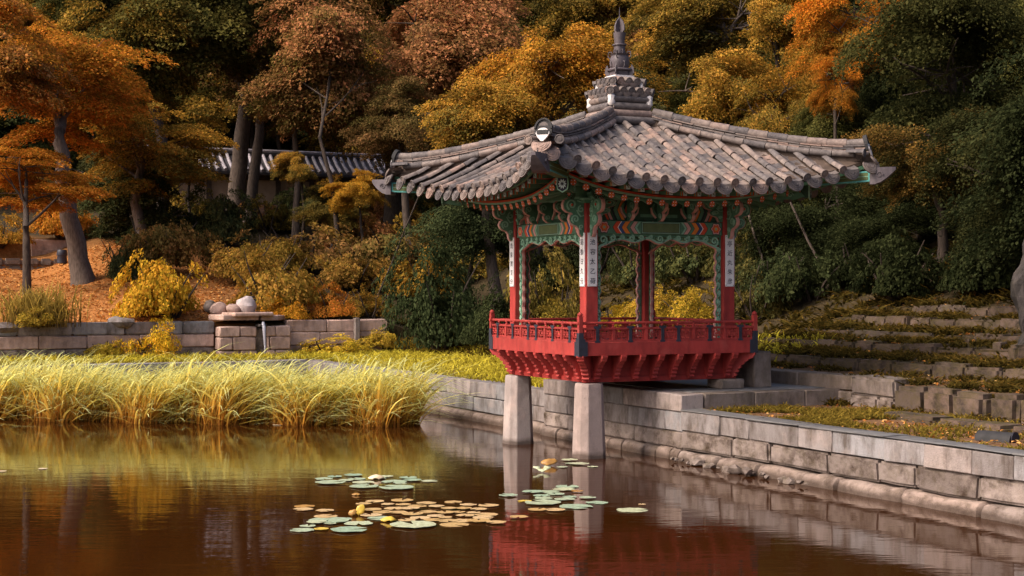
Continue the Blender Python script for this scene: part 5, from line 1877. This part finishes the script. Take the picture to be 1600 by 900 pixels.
def reed_bed():
    n = 12000
    P = np.zeros((n, 3)); H = np.zeros(n); i = 0
    while i < n:
        px = rg.uniform(-90, 655)
        front = np.interp(px, [-90, 0, 300, 620, 660], [39.6, 38.6, 37.6, 36.9, 37.2])
        Y = front + (rg.uniform(0, 1) ** 1.5) * np.interp(px, [0, 560, 660], [4.6, 4.2, 1.5]) + .25 * np.sin(px * .05)
        if px > 600 and rg.uniform() > .45: continue
        P[i] = (px_at(px, Y), Y, -.15)
        H[i] = (2.0 + .12 * np.sin(px * .023) + .08 * np.sin(px * .09 + Y)) * rg.uniform(.45, 1.2)
        if Y - front < .35 and rg.uniform() < .25: H[i] *= .45
        i += 1
    wind = .78
    lean = np.stack([np.where(rg.uniform(0, 1, n) < wind, 1, -1) * rg.gamma(2.4, .33, n), rg.normal(-.05, .25, n)], 1)
    tall = rg.uniform(0, 1, n) < .02
    H[tall] *= 1.2
    blades('reed_bed', 'dense bed of tall pale green reeds along the pond edge', P, H, lean, np.where(rg.uniform(0, 1, n) < .25, rg.uniform(.045, .07, n), rg.uniform(.016, .036, n)), MAT['reed'], 3, 7, rg.uniform(.6, 1.6, n))
reed_bed()
def sedge():
    n = 420
    c = hit(58, 556)
    P = np.stack([c.x + rg.normal(0, .55, n), c.y + rg.normal(0, .4, n), np.full(n, c.z - .05)], 1)
    blades('sedge_clump', None, P, rg.uniform(.8, 1.7, n), np.stack([rg.normal(0, .35, n), rg.normal(0, .2, n)], 1), rg.uniform(.03, .05, n), MAT['sedge'], 4, 5, rg.uniform(.1, .8, n), kind=None)
    o = [x for x in COL.objects if x.name.startswith('sedge_clump')][-1]
    tag(o, 'upright brown green sedge clump before the wall at the far left', 'grass clump')
sedge()
def turf(name, label, region, n, h, mat, seed, leanf=.6, w=.02, clump=0):
    rg = np.random.default_rng(seed)
    P = []
    centres = [region(rg) for _ in range(clump)] if clump else None
    while len(P) < n:
        if clump:
            c = centres[rg.integers(clump)]
            ab = (c[0] + rg.normal(0, .14), c[1] + rg.normal(0, .14))
        else: ab = region(rg)
        if ab is None: continue
        z = ground_ab(*ab)
        if z < 0: continue
        P.append(tuple(W(ab[0], ab[1], z - .02)))
    P = np.array(P)
    H = h * rg.uniform(.4, 1.25, n)
    L = rg.normal(0, 1, (n, 2)) * (H * leanf)[:, None]
    return blades(name, label, P, H, L, rg.uniform(.6, 1.4, n) * w, mat, seed, 3, rg.uniform(.2, 1.2, n))
turf('yellow_grass', 'bright yellow grass on the bank behind the left pond wall', lambda r: (r.uniform(2.35, 8.5), r.uniform(3.5, 25.2)), 15000, .26, MAT['yellow_grass'], 8, .5, .035)
turf('yellow_grass', 'yellow grass on the far bank behind the reeds', lambda r: (r.uniform(-12, 6), r.uniform(22.6, 25.3)), 7000, .28, MAT['yellow_grass'], 9, .5, .035)
def lawn_region(r):
    a, b = r.uniform(2.0, 5.45), r.uniform(-12, -.85)
    lim = 3.2 + .9 * math.sin(b * .9) + (.9 if b > -3 else 0) + r.normal(0, .5)
    if b < -5 and r.uniform() > .22: return None
    if math.sin(a * 2.7 + b * 1.1) + math.sin(b * 2.3 - a) < -.5: return None
    return (a, b) if 2.35 < a < lim + 1.4 else None
turf('lawn_grass', 'patchy yellow green turf behind the near pond wall', lawn_region, 10000, .14, MAT['lawn_grass'], 10, .6, .022)
def terrace_region(r):
    b = r.uniform(-13, 7)
    a = [5.6, 7.15, 8.35, 9.45, 10.65, 11.75][r.integers(6)] + abs(r.normal(0, .45))
    if b > -.7 and a < 7: a = 7.2 + r.uniform(0, 1)
    return (a, b)
turf('moss_plants', 'low mossy plants growing on the stepped stone terraces', terrace_region, 22000, .20, MAT['moss_plants'], 12, .9, .045, 420)
def foot_region(r):
    b = r.uniform(-13, 6)
    return ([5.38, 6.95, 8.1, 9.2, 10.4][r.integers(5)] - abs(r.normal(0, .15)), b)
turf('wall_weeds', 'small weeds rooted along the coping of the near pond wall', lambda r: (2.2 + r.uniform(0, .12), r.uniform(-12, -1)), 700, .12, MAT['lawn_grass'], 16, 1.4, .03, 40)
turf('undergrowth', 'dark leafy undergrowth on the shaded slope behind the pavilion', lambda r: (r.uniform(7.0, 22), r.uniform(4.5, 30)), 16000, .30, MAT['moss_plants'], 14, 1.2, .09, 900)
turf('undergrowth', 'dark leafy undergrowth on the slope above the terraces', lambda r: (r.uniform(11.7, 24), r.uniform(-13, 5)), 10000, .28, MAT['moss_plants'], 15, 1.2, .09, 600)
turf('moss_plants', 'small weeds along the feet of the stepped stone terraces', foot_region, 9000, .18, MAT['moss_plants'], 13, .9, .04, 240)
def litter(name, label, region, n, size, seed, mat):
    rg = np.random.default_rng(seed)
    Cn = []
    while len(Cn) < n:
        ab = region(rg)
        if ab is None: continue
        z = ground_ab(*ab)
        if z < 0: continue
        Cn.append(tuple(W(ab[0], ab[1], z + .015 + rg.uniform(0, .03))))
    Cn = np.array(Cn)
    V = leaf_quads(rg, Cn, np.repeat(np.array([[0, 0, 1.0]]), n, 0), size * rg.uniform(.6, 1.3, n), .7, .25)
    tag(link(name, quads_mesh(name, V, mat, rg.uniform(0, 1, n), rg.uniform(0, 1, n))), label, None, None, 'stuff')
litter('fallen_leaves', 'orange fallen leaves covering the lawn', lambda r: (r.uniform(-16, 3), r.uniform(25.7, 46)), 15000, .13, 21, MAT['fallen'])
litter('fallen_leaves', 'dry fallen leaves on the dark slope above the steps', lambda r: (r.uniform(5.5, 18), r.uniform(-12, 8)), 2600, .10, 22, MAT['fallen'])
litter('fallen_leaves', 'dry fallen leaves on the ground behind the near pond wall', lambda r: (r.uniform(2.3, 5.4), r.uniform(-12, -1)), 1200, .07, 23, MAT['fallen'])

# ------------------------------------------------------------------ stepped stone terraces on the right
def step(label, a, b0, b1, z0, z1, ml, mk, seed, rows=1, bev=.03):
    h = (z1 - z0) / rows
    cs = [(z0 + i * h, z0 + (i + 1) * h, ml, mk, bev, .0 if i == rows - 1 else .03) for i in range(rows)]
    wall('stone_step', label, 'stone step', W(a, b1), W(a, b0), cs, seed, depth=.55)
wall('stone_step', 'clean cut granite step beside the pavilion terrace', 'stone step', W(5.42, 6.0), W(5.42, -1.15), [(.9, 1.22, 1.6, 'terrace_stone', .02, .03), (1.22, 1.52, 1.9, 'terrace_stone', .015, 0)], 31, depth=.5)
wall('stone_step', 'broken end block of the cut granite step with a mossy face', 'stone step', W(5.36, -1.17), W(5.36, -2.5), [(.85, 1.16, 1.0, 'rough_stone', .05, .02), (1.16, 1.53, 1.4, 'terrace_stone', .05, 0)], 32, depth=.6)
step('lowest rubble step at the right, half buried in weeds', 5.25, -11, -2.52, .85, 1.42, .75, 'mossy_stone', 33, 1, .09)
step('second mossy step up from the lawn', 7.0, -11, 5.2, 1.38, 1.76, 1.0, 'mossy_stone', 34, 1, .06)
step('third mossy step up from the lawn', 8.2, -11, 6.0, 1.68, 2.05, .9, 'mossy_stone', 35, 1, .06)
step('fourth mossy step up from the lawn', 9.3, -10, 6.4, 1.95, 2.24, 1.1, 'mossy_stone', 36, 1, .05)
step('fifth mossy step of squarer pale blocks', 10.5, -9, 5.5, 2.18, 2.56, .8, 'mossy_stone', 37, 1, .04)
step('topmost mossy step under the dark slope', 11.6, -9, 4.5, 2.48, 2.82, 1.0, 'mossy_stone', 38, 1, .05)
step('low kerb of half buried stones across the bare ground', 4.1, -11, -3.6, .82, 1.03, .9, 'mossy_stone', 39, 1, .06)

def rock_mesh(name, sx, sy, sz, seed, mat, sub=2, amp=.38):
    rnd = random.Random(seed)
    bm = bmesh.new()
    bmesh.ops.create_icosphere(bm, subdivisions=sub, radius=1)
    ks = [(Vector((rnd.gauss(0, 1), rnd.gauss(0, 1), rnd.gauss(0, 1))).normalized(), rnd.uniform(-amp, amp)) for _ in range(14)]
    for v in bm.verts:
        n = v.co.normalized()
        f = 1
        for k, a in ks:
            f += a * max(0, n.dot(k)) ** 4
        f = max(.75, min(1.12, f)) + rnd.uniform(-.05, .05)
        v.co = Vector((n.x * sx * f, n.y * sy * f, n.z * sz * f))
    me = bpy.data.meshes.new(name)
    bm.to_mesh(me); bm.free()
    me.materials.append(mat)
    me.polygons.foreach_set('use_smooth', [True] * len(me.polygons))
    me.set_sharp_from_angle(angle=R_(38))
    return me
# loose stones at the water line under the near wall
rnd = random.Random(41)
for i in range(26):
    b = -.9 - i * .165 + rnd.uniform(-.14, .14)
    s = rnd.choice([.03, .04, .05, .06, .09, .12])
    o = link('loose_stone', rock_mesh('loose_stone', s * 1.5, s, s * .75, i, MAT['rough_stone'], 1), None, W(1.60 - rnd.uniform(0, .14), b, .03 + rnd.uniform(0, .05)), rnd.uniform(0, 3))
    tag(o, 'small loose stone at the water line where the near wall meets the terrace', 'stone', 'loose stones at the foot of the near wall')

# standing scholar stone on a plinth, the log-like bench and the clay pipe
p = hit(1608, 568)
zc = p.z
Y = p.y
st = empty('standing_stone', (px_at(1603, Y), Y, zc))
tag(st, 'tall dark weathered standing stone with white lichen at the right edge', 'standing stone')
m = MB()
profile = [(.0, .20), (.12, .17), (.25, .13), (.45, .16), (.7, .19), (.95, .22), (1.2, .24), (1.4, .20), (1.55, .12), (1.75, .10), (1.95, .12), (2.1, .06)]
rn2 = random.Random(9)
vs, fs = [], []
n = 10
for z, r in profile:
    cx = .05 * math.sin(z * 4)
    for k in range(n):
        an = 2 * math.pi * k / n
        rr = r * (1 + rn2.uniform(-.22, .22))
        vs.append((cx + rr * math.cos(an), rr * .8 * math.sin(an), z))
for i in range(len(profile) - 1):
    for k in range(n):
        fs.append((i * n + k, i * n + (k + 1) % n, (i + 1) * n + (k + 1) % n, (i + 1) * n + k))
fs += [tuple(range(n))[::-1], tuple((len(profile) - 1) * n + k for k in range(n))]
m.add(vs, fs)
m.build('rock', MAT['dark_rock'], st, loc=(0, 0, .32))
link('plinth', stone_mesh('plinth', .55, .5, .4, 4, MAT['mossy_stone'], .06, .02), st, (0, 0, .16))
br = link('rock', rock_mesh('rock', .20, .18, .62, 33, MAT['dark_rock'], 2, .5), None, (px_at(1025, 42), 42, ground(px_at(1025, 42), 42) + .55), .4)
tag(br, 'slender dark standing rock behind the pavilion beside its far column', 'rock')
bench = empty('stone_bench', (px_at(1592, 31.0), 31.0, ground(px_at(1592, 31.0), 31.0)), TH - math.pi / 2)
tag(bench, 'rounded grey stone bench with a squared post at the right edge', 'stone bench')
zb = zat(557, 31.0) - bench.location.z
m = MB()
m.tube([(-.35, 0, zb), (.4, 0, zb + .01), (1.2, 0, zb)], [.145, .155, .15], 14)
m.build('seat', MAT['mossy_stone'], bench, smooth=50)
for x in (.0, .55, 1.1):
    link('leg', rock_mesh('leg', .16, .16, max(.1, (zb) * .5), int(x * 10), MAT['mossy_stone'], 1), bench, (x, 0, max(.05, zb * .42)))
link('post', stone_mesh('post', .22, .22, zb + .35, 3, MAT['mossy_stone'], .02, .01), bench, (-.52, .0, (zb + .35) / 2 - .08))
q = hit(1558, 706)
pr = empty('clay_pipe', (q.x, q.y, q.z), TH - math.pi / 2 + .25)
tag(pr, 'dark half buried pipe cover lying on the ground behind the near wall', 'pipe cover')
m = MB()
vs, fs = [], []
for x in (-.30, .30):
    for r in (.15, .125):
        for i in range(11):
            an = math.pi * i / 10
            vs.append((x, r * math.cos(an), r * math.sin(an)))
for i in range(10):
    fs += [(i, i + 1, 23 + i, 22 + i), (11 + i, 12 + i, 34 + i, 33 + i), (i, i + 1, 12 + i, 11 + i), (22 + i, 23 + i, 34 + i, 33 + i)]
m.add(vs, fs)
m.build('cover', MAT['black_tile'], pr, smooth=40)
m = MB(); m.tube([(.302, 0, .06), (.318, 0, .06)], .105, 12); m.build('opening', MAT['ink'], pr)

# ------------------------------------------------------------------ fountain wall
BF = 25.3
x0, y0 = col_b(-40, BF); a0 = AB(x0, y0)[0]
a1 = AB(*col_b(335, BF))[0]; a2 = AB(*col_b(448, BF))[0]; a3 = AB(*col_b(606, BF))[0]
wall('fountain_wall', 'old stone retaining wall along the lawn left of the fountain', 'wall', W(a0, BF), W(a1, BF),
     [(.85, 1.30, 1.5, 'rough_stone', .03, 0), (1.30, 1.72, 1.5, 'pink_stone', .03, 0), (1.72, 2.14, 1.3, 'wall_stone', .04, 0)], 51, depth=.5)
wall('fountain_wall', 'pinkish stone retaining wall right of the fountain', 'wall', W(a2, BF), W(a3, BF),
     [(.85, 1.30, 1.4, 'pink_stone', .03, 0), (1.30, 1.74, 1.3, 'pink_stone', .03, 0), (1.74, 2.16, 1.5, 'pink_stone', .03, 0)], 52, depth=.5)
# a taller slim joint stone in the right-hand wall
link_o = link('gate_post', stone_mesh('gate_post', .17, .3, .95, 2, MAT['wall_stone'], .02, .01), None, W(AB(*col_b(556, BF))[0], BF - .04, 1.74), TH)
tag(link_o, 'slim upright post stone set into the wall right of the fountain', 'post')
ft = empty('fountain', W((a1 + a2) / 2, BF, .9), TH)
tag(ft, 'stone spout of stacked blocks with two flat slabs on top and falling water', 'fountain')
wf = (a2 - a1)
f0 = BF - .45
rnd = random.Random(6)
def fstone(name, x, y, z, l, d, h, mk, bev=.035, seed=None, rz=0):
    o = link(name, stone_mesh(name, l, d, h, seed or rnd.random(), MAT[mk], bev, .014), ft, (x, y, z - .9), rz)
    return o
hw = wf / 2
for r, (z0, z1) in enumerate(((.80, 1.18), (1.18, 1.62), (1.62, 1.98))):
    cuts = [(-hw + .02, -hw * .42), (-hw * .42, .05), (.38, hw * .55), (hw * .55, hw - .02)] if r % 2 == 0 else [(-hw + .02, -hw * .62), (-hw * .62, .03), (.42, hw * .40), (hw * .40, hw - .02)]
    for c0, c1 in cuts:
        fstone('stone', (c0 + c1) / 2, -.25 + rnd.uniform(-.02, .02), (z0 + z1) / 2, c1 - c0 - .015, .6, z1 - z0 - .015, 'pink_stone')
fstone('stone', .21, -.2, 1.35, .34, .3, 1.1, 'rough_stone')
# the two slabs, broad and worn
def slab(name, poly, z, h, mk):
    m = MB()
    m.prism(poly, 0, h, 0, Matrix.Rotation(math.pi / 2, 4, 'X'))
    me = m.mesh(name, MAT[mk])
    bm = bmesh.new(); bm.from_mesh(me)
    bmesh.ops.bevel(bm, geom=bm.edges[:], offset=.03, segments=1, affect='EDGES')
    bm.to_mesh(me); bm.free()
    return link(name, me, ft, (0, 0, z - .9))
sx = .18
slab('slab', [(-hw - .12, -.35), (-hw * .55, -.78), (sx - .06, -.80), (sx - .02, -.3), (sx - .04, .45), (-hw + .15, .5)], 2.17, .19, 'pink_stone')
slab('slab', [(sx + .07, -.78), (hw + .02, -.72), (hw + .05, -.3), (hw - .4, .3), (sx + .05, .4)], 2.155, .17, 'pink_stone')
slab('slab', [(-hw * .75, -.30), (-.1, -.42), (.05, .0), (.1, .7), (-hw * .6, .7)], 2.30, .13, 'pink_stone')
slab('slab', [(-.02, -.25), (.55, -.30), (.75, .1), (.6, .6), (.0, .6)], 2.31, .12, 'pink_stone')
m = MB()
pts = [(sx, -.80, 2.10), (sx, -.86, 2.04), (sx + .005, -.89, 1.95), (sx + .012, -.92, 1.7), (sx + .03, -.93, 1.3), (sx + .04, -.93, .92)]
m.tube([(x, y, z - .9) for x, y, z in pts], [.045, .06, .065, .05, .035, .03], 9)
m.build('falling_water', MAT['fall'], ft, smooth=True)
link('spout', stone_mesh('spout', .26, .5, .09, 3, MAT['dark_rock'], .02, .006), ft, (sx, -.6, 2.00 - .9))
def rock(label, px, py, wpx, hpx, mk, seed, Y=None, group=None, b=None):
    x, y = col_b(px, b)
    w, h = wpx / F_PX * y, hpx / F_PX * y
    o = link('rock', rock_mesh('rock', w / 2, w * .42, h / 2, seed, MAT[mk]), None, (x, y, zat(py, y)), seed)
    tag(o, label, 'rock', group)
rock('big pale rounded boulder on the fountain slabs', 384, 478, 36, 30, 'pale_rock', 5, b=BF + .55)
rock('pinkish rock left of the big pale boulder on the fountain', 366, 483, 30, 17, 'pink_stone', 15, b=BF + .65)
rock('small pinkish rock at the left end of the fountain slabs', 343, 484, 30, 22, 'pink_stone', 16, b=BF + .9)
rock('grey rock behind the left end of the fountain slabs', 328, 481, 24, 22, 'rough_stone', 17, b=BF + 1.1)
rock('flat pinkish stone leaning at the right of the pale boulder', 396, 492, 20, 12, 'pink_stone', 8, b=BF + .3)
rock('large pale block lying on the left wall beside the yellow bush', 190, 503, 44, 20, 'wall_stone', 9, b=BF + .2)
rock('rounded stone on the far left end of the wall', 8, 512, 40, 20, 'wall_stone', 10, b=BF + .1)

# back walls of the lawn
xa = AB(*col_b(-40, 46.4))[0]; xb = AB(*col_b(190, 46.4))[0]
wall('lawn_wall', 'low rubble wall along the back of the leaf covered lawn', 'wall', W(xa, 46.25), W(xb, 46.25), [(3.85, 4.2, .7, 'terrace_stone', .08, .03), (4.2, 4.55, .8, 'terrace_stone', .08, 0)], 61, depth=.5)
xc = AB(*col_b(48, 48.1))[0]; xd = AB(*col_b(165, 48.1))[0]
wall('lawn_wall', 'upper wall of large cut blocks behind the leaning trunk', 'wall', W(xc, 47.95), W(xd, 47.95), [(4.45, 4.95, 1.9, 'pink_stone', .02, 0), (4.95, 5.45, 2.1, 'pink_stone', .02, 0)], 62, depth=.5)
pq = hit(99, 412)
m = MB()
m.lathe([(.19, 0), (.22, .04), (.20, .32), (.235, .38), (.21, .55), (.18, .60), (.15, .57)], 14)
bn = m.build('bin', MAT['iron'], None, loc=(pq.x, pq.y - .2, pq.z), smooth=40)
tag(bn, 'small blue grey bin before the rubble wall of the lawn', 'bin')
m = MB(); m.lathe([(.215, .36), (.24, .37), (.24, .395), (.215, .405)], 14); m.build('rim', MAT['iron'], bn)

# ------------------------------------------------------------------ tiled outbuilding on the slope
def outbuilding():
    B0 = 57.5
    xl = AB(*col_b(215, B0))[0]; xr = AB(*col_b(640, B0))[0]
    zr = zat(243, col_b(450, B0)[1])
    root = empty('outbuilding', W(xl, B0, zr - 3.6), TH)
    tag(root, 'long low building with a grey tiled roof and earthen wall panels behind the trees', 'building')
    L = xr - xl
    zl = 3.6
    def lb(name, c, s, mk):
        m = MB(); m.box(c, s); return m.build(name, MAT[mk], root)
    ze = zl - 1.05
    lb('wall', (L / 2, .35, .85), (L, .3, 3.3), 'earth_wall')
    # timber posts and rails
    n = 8
    for i in range(n + 1):
        lb('post', (L * i / n, .16, 1.3), (.26, .22, 2.4), 'dark_wood')
    lb('rail', (L / 2, .165, ze - .22), (L, .2, .24), 'dark_wood')
    lb('rail', (L / 2, .165, .85), (L, .2, .20), 'dark_wood')
    # brick foot
    m = MB()
    rb = random.Random(3)
    for r in range(9):
        x = -.3 * (r % 2)
        z = .70 - r * .15
        while x < L * .62:
            w = rb.uniform(.5, .75)
            if r < 4:
                o = MB(); o.box((0, 0, 0), (w - .03, .22, .125))
                o.build('brick', MAT['far_brick'], root, loc=(x + w / 2, .08 + rb.uniform(-.015, .015), z))
            else:
                m.box((x + w / 2, .08, z), (w - .03, .22, .125))
            x += w
    s = m.build('brick_foot', MAT['far_brick'], root); tag(s, kind='stuff')
    lb('mortar_back', (L * .31, .14, .1), (L * .64, .2, 1.5), 'far_brick')
    # roof: two slopes, ridge, tile rows
    rf = MB()
    dy, dz = 1.35, 1.05
    rf.add([(-.4, .35 - dy, ze), (L + .4, .35 - dy, ze), (L + .4, .35, zl), (-.4, .35, zl), (-.4, .35 + dy, ze), (L + .4, .35 + dy, ze),
            (-.4, .35 - dy, ze - .12), (L + .4, .35 - dy, ze - .12), (L + .4, .35 + dy, ze - .12), (-.4, .35 + dy, ze - .12)],
           [(0, 1, 2, 3), (3, 2, 5, 4), (6, 9, 8, 7), (0, 6, 7, 1), (4, 5, 8, 9), (0, 3, 4, 9, 6), (1, 7, 8, 5, 2)])
    roof_o = rf.build('roof', MAT['far_tile_dark'], root)
    m = MB(); m.tube([(-.5, .35, zl + .20), (L + .5, .35, zl + .20)], .13, 8); m.build('ridge_tile', MAT['far_tile'], roof_o)
    m = MB(); m.box((L / 2, .35, zl + .06), (L + .8, .3, .16)); m.build('ridge_course', MAT['far_tile_dark'], roof_o)
    nrow = int(L / .40)
    mm = MB(); mm.tube([(0, .35, zl + .02), (0, .35 - dy * .5, zl - dz * .53), (0, .35 - dy - .05, ze + .06)], .098, 8)
    tm = mm.mesh('tile_row', MAT['far_tile'], smooth=50)
    for i in range(nrow + 1):
        link('tile_row', tm, roof_o, (i * L / nrow, 0, .04))
outbuilding()

# ------------------------------------------------------------------ leaning bare stems on the slope
for lab, p0, p1, Y, r, mk in (('pale leaning bare stem in the dark under the right eave', (1262, 375), (1236, 318), 48, .04, 'bark'),
                       ('thin bare stem leaning beneath the left eave tip', (632, 360), (652, 312), 60, .03, 'bark_dark'),
                       ('thin bare stem in the shade right of the right column', (1180, 372), (1165, 318), 50, .04, 'bark')):
    a = Vector((px_at(p0[0], Y), Y, zat(p0[1], Y))); b = Vector((px_at(p1[0], Y), Y, zat(p1[1], Y)))
    d = (a - b).normalized()
    foot = a.copy()
    while foot.z > ground(foot.x, foot.y) - .2: foot += d * .1
    m = MB()
    top = b - d * 1.2
    m.tube([foot - foot, (a - foot) * .6 + Vector((.04, 0, 0)), a - foot, b - foot, top - foot], [r * 1.2, r * 1.1, r, r * .8, r * .3], 7)
    o = m.build('bare_stem', MAT[mk], None, loc=foot, smooth=60)
    tag(o, lab, 'stem')

# ------------------------------------------------------------------ lily pads
def pad_mesh(seed, curl=.02):
    rnd = random.Random(seed)
    n = 20
    m = MB()
    vs = [(0, 0, .004)]
    notch = .22
    for ring, rr in ((0, .62), (1, 1.0)):
        for i in range(n + 1):
            an = notch + (2 * math.pi - 2 * notch) * i / n
            w = 1 + (.035 * math.sin(an * 5 + seed) + rnd.uniform(-.03, .03) if ring else 0)
            z = .006 + (.4 * curl * (.4 + .6 * math.sin(an * 7 + seed * 2)) + rnd.uniform(0, curl) if ring else 0)
            vs.append((rr * w * math.cos(an), rr * w * math.sin(an), z))
    fs = []
    for i in range(n):
        fs.append((0, 1 + i, 2 + i))
        fs.append((1 + i, n + 2 + i, n + 3 + i, 2 + i))
    top = len(vs)
    rim = [n + 2 + i for i in range(n + 1)]
    low = []
    for i in rim:
        v = vs[i]; low.append(len(vs)); vs.append((v[0], v[1], v[2] - .006))
    for i in range(n):
        fs.append((rim[i], low[i], low[i + 1], rim[i + 1]))
    m.add(vs, fs)
    return m
PADS = {}
for key in ('pad_green', 'pad_ochre', 'pad_yellow', 'pad_cream', 'pad_brown'):
    PADS[key] = [pad_mesh(s, .016 if key == 'pad_green' else .008).mesh('lily_pad', MAT[key], smooth=50) for s in range(3)]
def at_water(px, py):
    Y = F_PX * CAMZ / (py - 450)
    return px_at(px, Y), Y
pc = [0]
def pads(lst, key, label, group):
    first = {}
    if len(lst) > 4:
        for word, kf in (('largest', lambda t: -t[2]), ('leftmost', lambda t: t[0] - t[2]), ('rightmost', lambda t: -t[0] - t[2]), ('nearest', lambda t: -t[1]), ('farthest', lambda t: t[1])):
            c = min((t for t in lst if t not in first), key=kf)
            first[c] = word + ' ' + label
    for zx, zy, hw_ in lst:
        px, py = 420 + zx / 2.5, 680 + zy / 2.5
        x, y = at_water(px, py)
        r = hw_ / 2.5 / F_PX * y * .97
        pc[0] += 1
        i = pc[0]
        o = link('lily_pad', PADS[key][i % 3], None, (x, y, .004 + (i % 5) * .004), i * 1.7)
        o.scale = (r, r, max(.35, r))
        tag(o, first.get((zx, zy, hw_), label), 'lily pad', group)
pads([(258, 163, 30), (330, 158, 38), (215, 174, 36), (241, 188, 60), (345, 172, 36), (300, 178, 30), (370, 187, 45), (372, 203, 58), (500, 208, 70), (490, 182, 52), (460, 163, 30), (545, 168, 36), (560, 178, 38), (515, 193, 24), (628, 180, 33), (430, 170, 30)],
     'pad_green', 'pale green lily pad in the farther cluster left of the pillars', 'green pads of the farther left cluster')
pads([(135, 292, 40), (220, 298, 37), (222, 322, 48), (370, 268, 32), (415, 260, 38), (465, 272, 28), (520, 258, 45), (405, 295, 38), (490, 287, 42), (445, 302, 42), (400, 315, 44), (505, 305, 38), (550, 290, 40), (580, 278, 38), (525, 272, 32), (615, 268, 40), (655, 281, 33), (560, 312, 44), (622, 300, 36), (590, 325, 42), (652, 318, 36), (690, 305, 38), (702, 290, 32), (720, 262, 36), (780, 273, 34), (858, 277, 42), (820, 292, 34), (762, 290, 32), (740, 301, 28), (850, 312, 48), (768, 316, 38), (838, 326, 44), (820, 338, 48), (758, 335, 46), (700, 336, 42), (642, 334, 38), (540, 336, 36), (888, 345, 40), (725, 351, 60), (800, 304, 28), (690, 324, 28)],
     'pad_ochre', 'small tan lily pad in the crowded nearer cluster', 'tan pads of the crowded nearer cluster')
pads([(235, 336, 82), (188, 344, 42), (152, 356, 33), (130, 373, 50), (350, 348, 58), (315, 373, 74), (565, 354, 94), (435, 326, 52), (292, 330, 34), (240, 348, 24)],
     'pad_green', 'blue green lily pad at the front edge of the crowded nearer cluster', 'green pads of the crowded nearer cluster')
pads([(935, 238, 38), (1030, 225, 42), (1095, 222, 42), (1165, 203, 47), (1152, 214, 44), (1065, 240, 34), (1075, 251, 38), (1120, 231, 36), (1175, 243, 30), (1155, 253, 42), (1245, 247, 34), (1070, 267, 74), (1282, 265, 45), (1200, 281, 68)],
     'pad_green', 'green lily pad in the cluster just before the pillars', 'green pads of the cluster before the pillars')
pads([(1050, 293, 40), (1120, 295, 40), (977, 324, 37)], 'pad_ochre', 'tan lily pad at the near side of the cluster before the pillars', 'tan pads of the cluster before the pillars')
pads([(1420, 294, 64)], 'pad_green', 'large solitary green lily pad right of the others', None)
pads([(1458, 272, 15)], 'pad_ochre', 'tiny tan pad behind the large solitary green pad', None)
pads([(1145, 127, 22), (1175, 99, 34), (1215, 115, 38), (1265, 124, 22), (1185, 112, 28)], 'pad_green', 'small green lily pad at the foot of the nearer pillar', 'green pads at the foot of the nearer pillar')
pads([(140, 281, 42)], 'pad_brown', 'orange brown lily pad at the far left of the nearer cluster', None)
pads([(1205, 222, 24)], 'pad_brown', 'orange brown pad among the green ones before the pillars', None)
pads([(205, 371, 30)], 'pad_yellow', 'small yellow pad between two green ones in the nearer cluster', None)
pads([(1000, 258, 28)], 'pad_yellow', 'yellow pad at the left of the cluster before the pillars', None)
def folded(label, px, py, wpx, hpx, key, seed, kind='fold'):
    """a leaf standing up out of the water, folded or cupped"""
    x, y = at_water(px, py)
    w, h = wpx / F_PX * y, hpx / F_PX * y
    rnd = random.Random(seed)
    vs, fs = [], []
    nu, nv = 8, 5
    for j in range(nv + 1):
        v = j / nv
        for i in range(nu + 1):
            u = -1 + 2 * i / nu
            half = math.sqrt(max(0.05, 1 - (2 * v - 1) ** 2 * .9))
            if kind == 'fold':
                vs.append((u * w / 2 * half, (abs(u) * .5 + v * .35 - .4) * w * .6, h * (v * .45 + abs(u) ** 1.5 * .55) + rnd.uniform(-.01, .01)))
            elif kind == 'dome':
                vs.append((u * w / 2 * half, (v - .5) * w * .7, h * (1 - u * u * .75) * math.sin(math.pi * (.12 + .76 * v)) + rnd.uniform(-.008, .008)))
            else:
                vs.append((u * w * .5 * half + (v - .3) * w * .25, v * w * .2 + .1 * u * u * w, h * v + rnd.uniform(-.01, .01)))
    for j in range(nv):
        for i in range(nu):
            a = j * (nu + 1) + i
            fs.append((a, a + 1, a + nu + 2, a + nu + 1))
    m = MB(); m.add(vs, fs)
    o = m.build('water_leaf', MAT[key], None, loc=(x, y, .01), smooth=True)
    md = o.modifiers.new('thickness', 'SOLIDIFY'); md.thickness = .008
    tag(o, label, 'leaf')
folded('cream folded leaf raised on the farther green pads', 588, 749, 27, 7, 'pad_cream', 1, 'dome')
folded('yellow upright leaf tip in the crowded nearer cluster', 562, 806, 14, 16, 'pad_yellow', 2, 'up')
folded('withered cream leaf beside the yellow upright leaf', 550, 807, 13, 9, 'pad_brown', 3, 'up')
folded('small yellow folded leaf right of the upright yellow leaf', 607, 815, 26, 7, 'pad_yellow', 4, 'dome')
folded('bright green folded leaf standing behind the cluster before the pillars', 847, 738, 28, 9, 'pad_green', 5, 'fold')
folded('brown upright withered leaf beside the bright green folded leaf', 857, 728, 26, 10, 'pad_brown', 6, 'up')
folded('single yellow leaf drifting between the two left clusters', 557, 774, 15, 3, 'pad_brown', 7, 'dome')
for lab, px, py, r in (('tiny pale pad near the left edge of the water', 67, 733, 7), ('tiny pale pad cut by the left edge of the water', 4, 737, 6), ('thin pale pad floating before the reeds', 436, 664, 10), ('narrow pale pad before the reeds, right of the thin one', 462, 662, 12)):
    x, y = at_water(px, py)
    o = link('lily_pad', PADS['pad_cream'][0], None, (x, y, .006), px)
    o.scale = [r / F_PX * y] * 2 + [.6]
    tag(o, lab, 'lily pad')
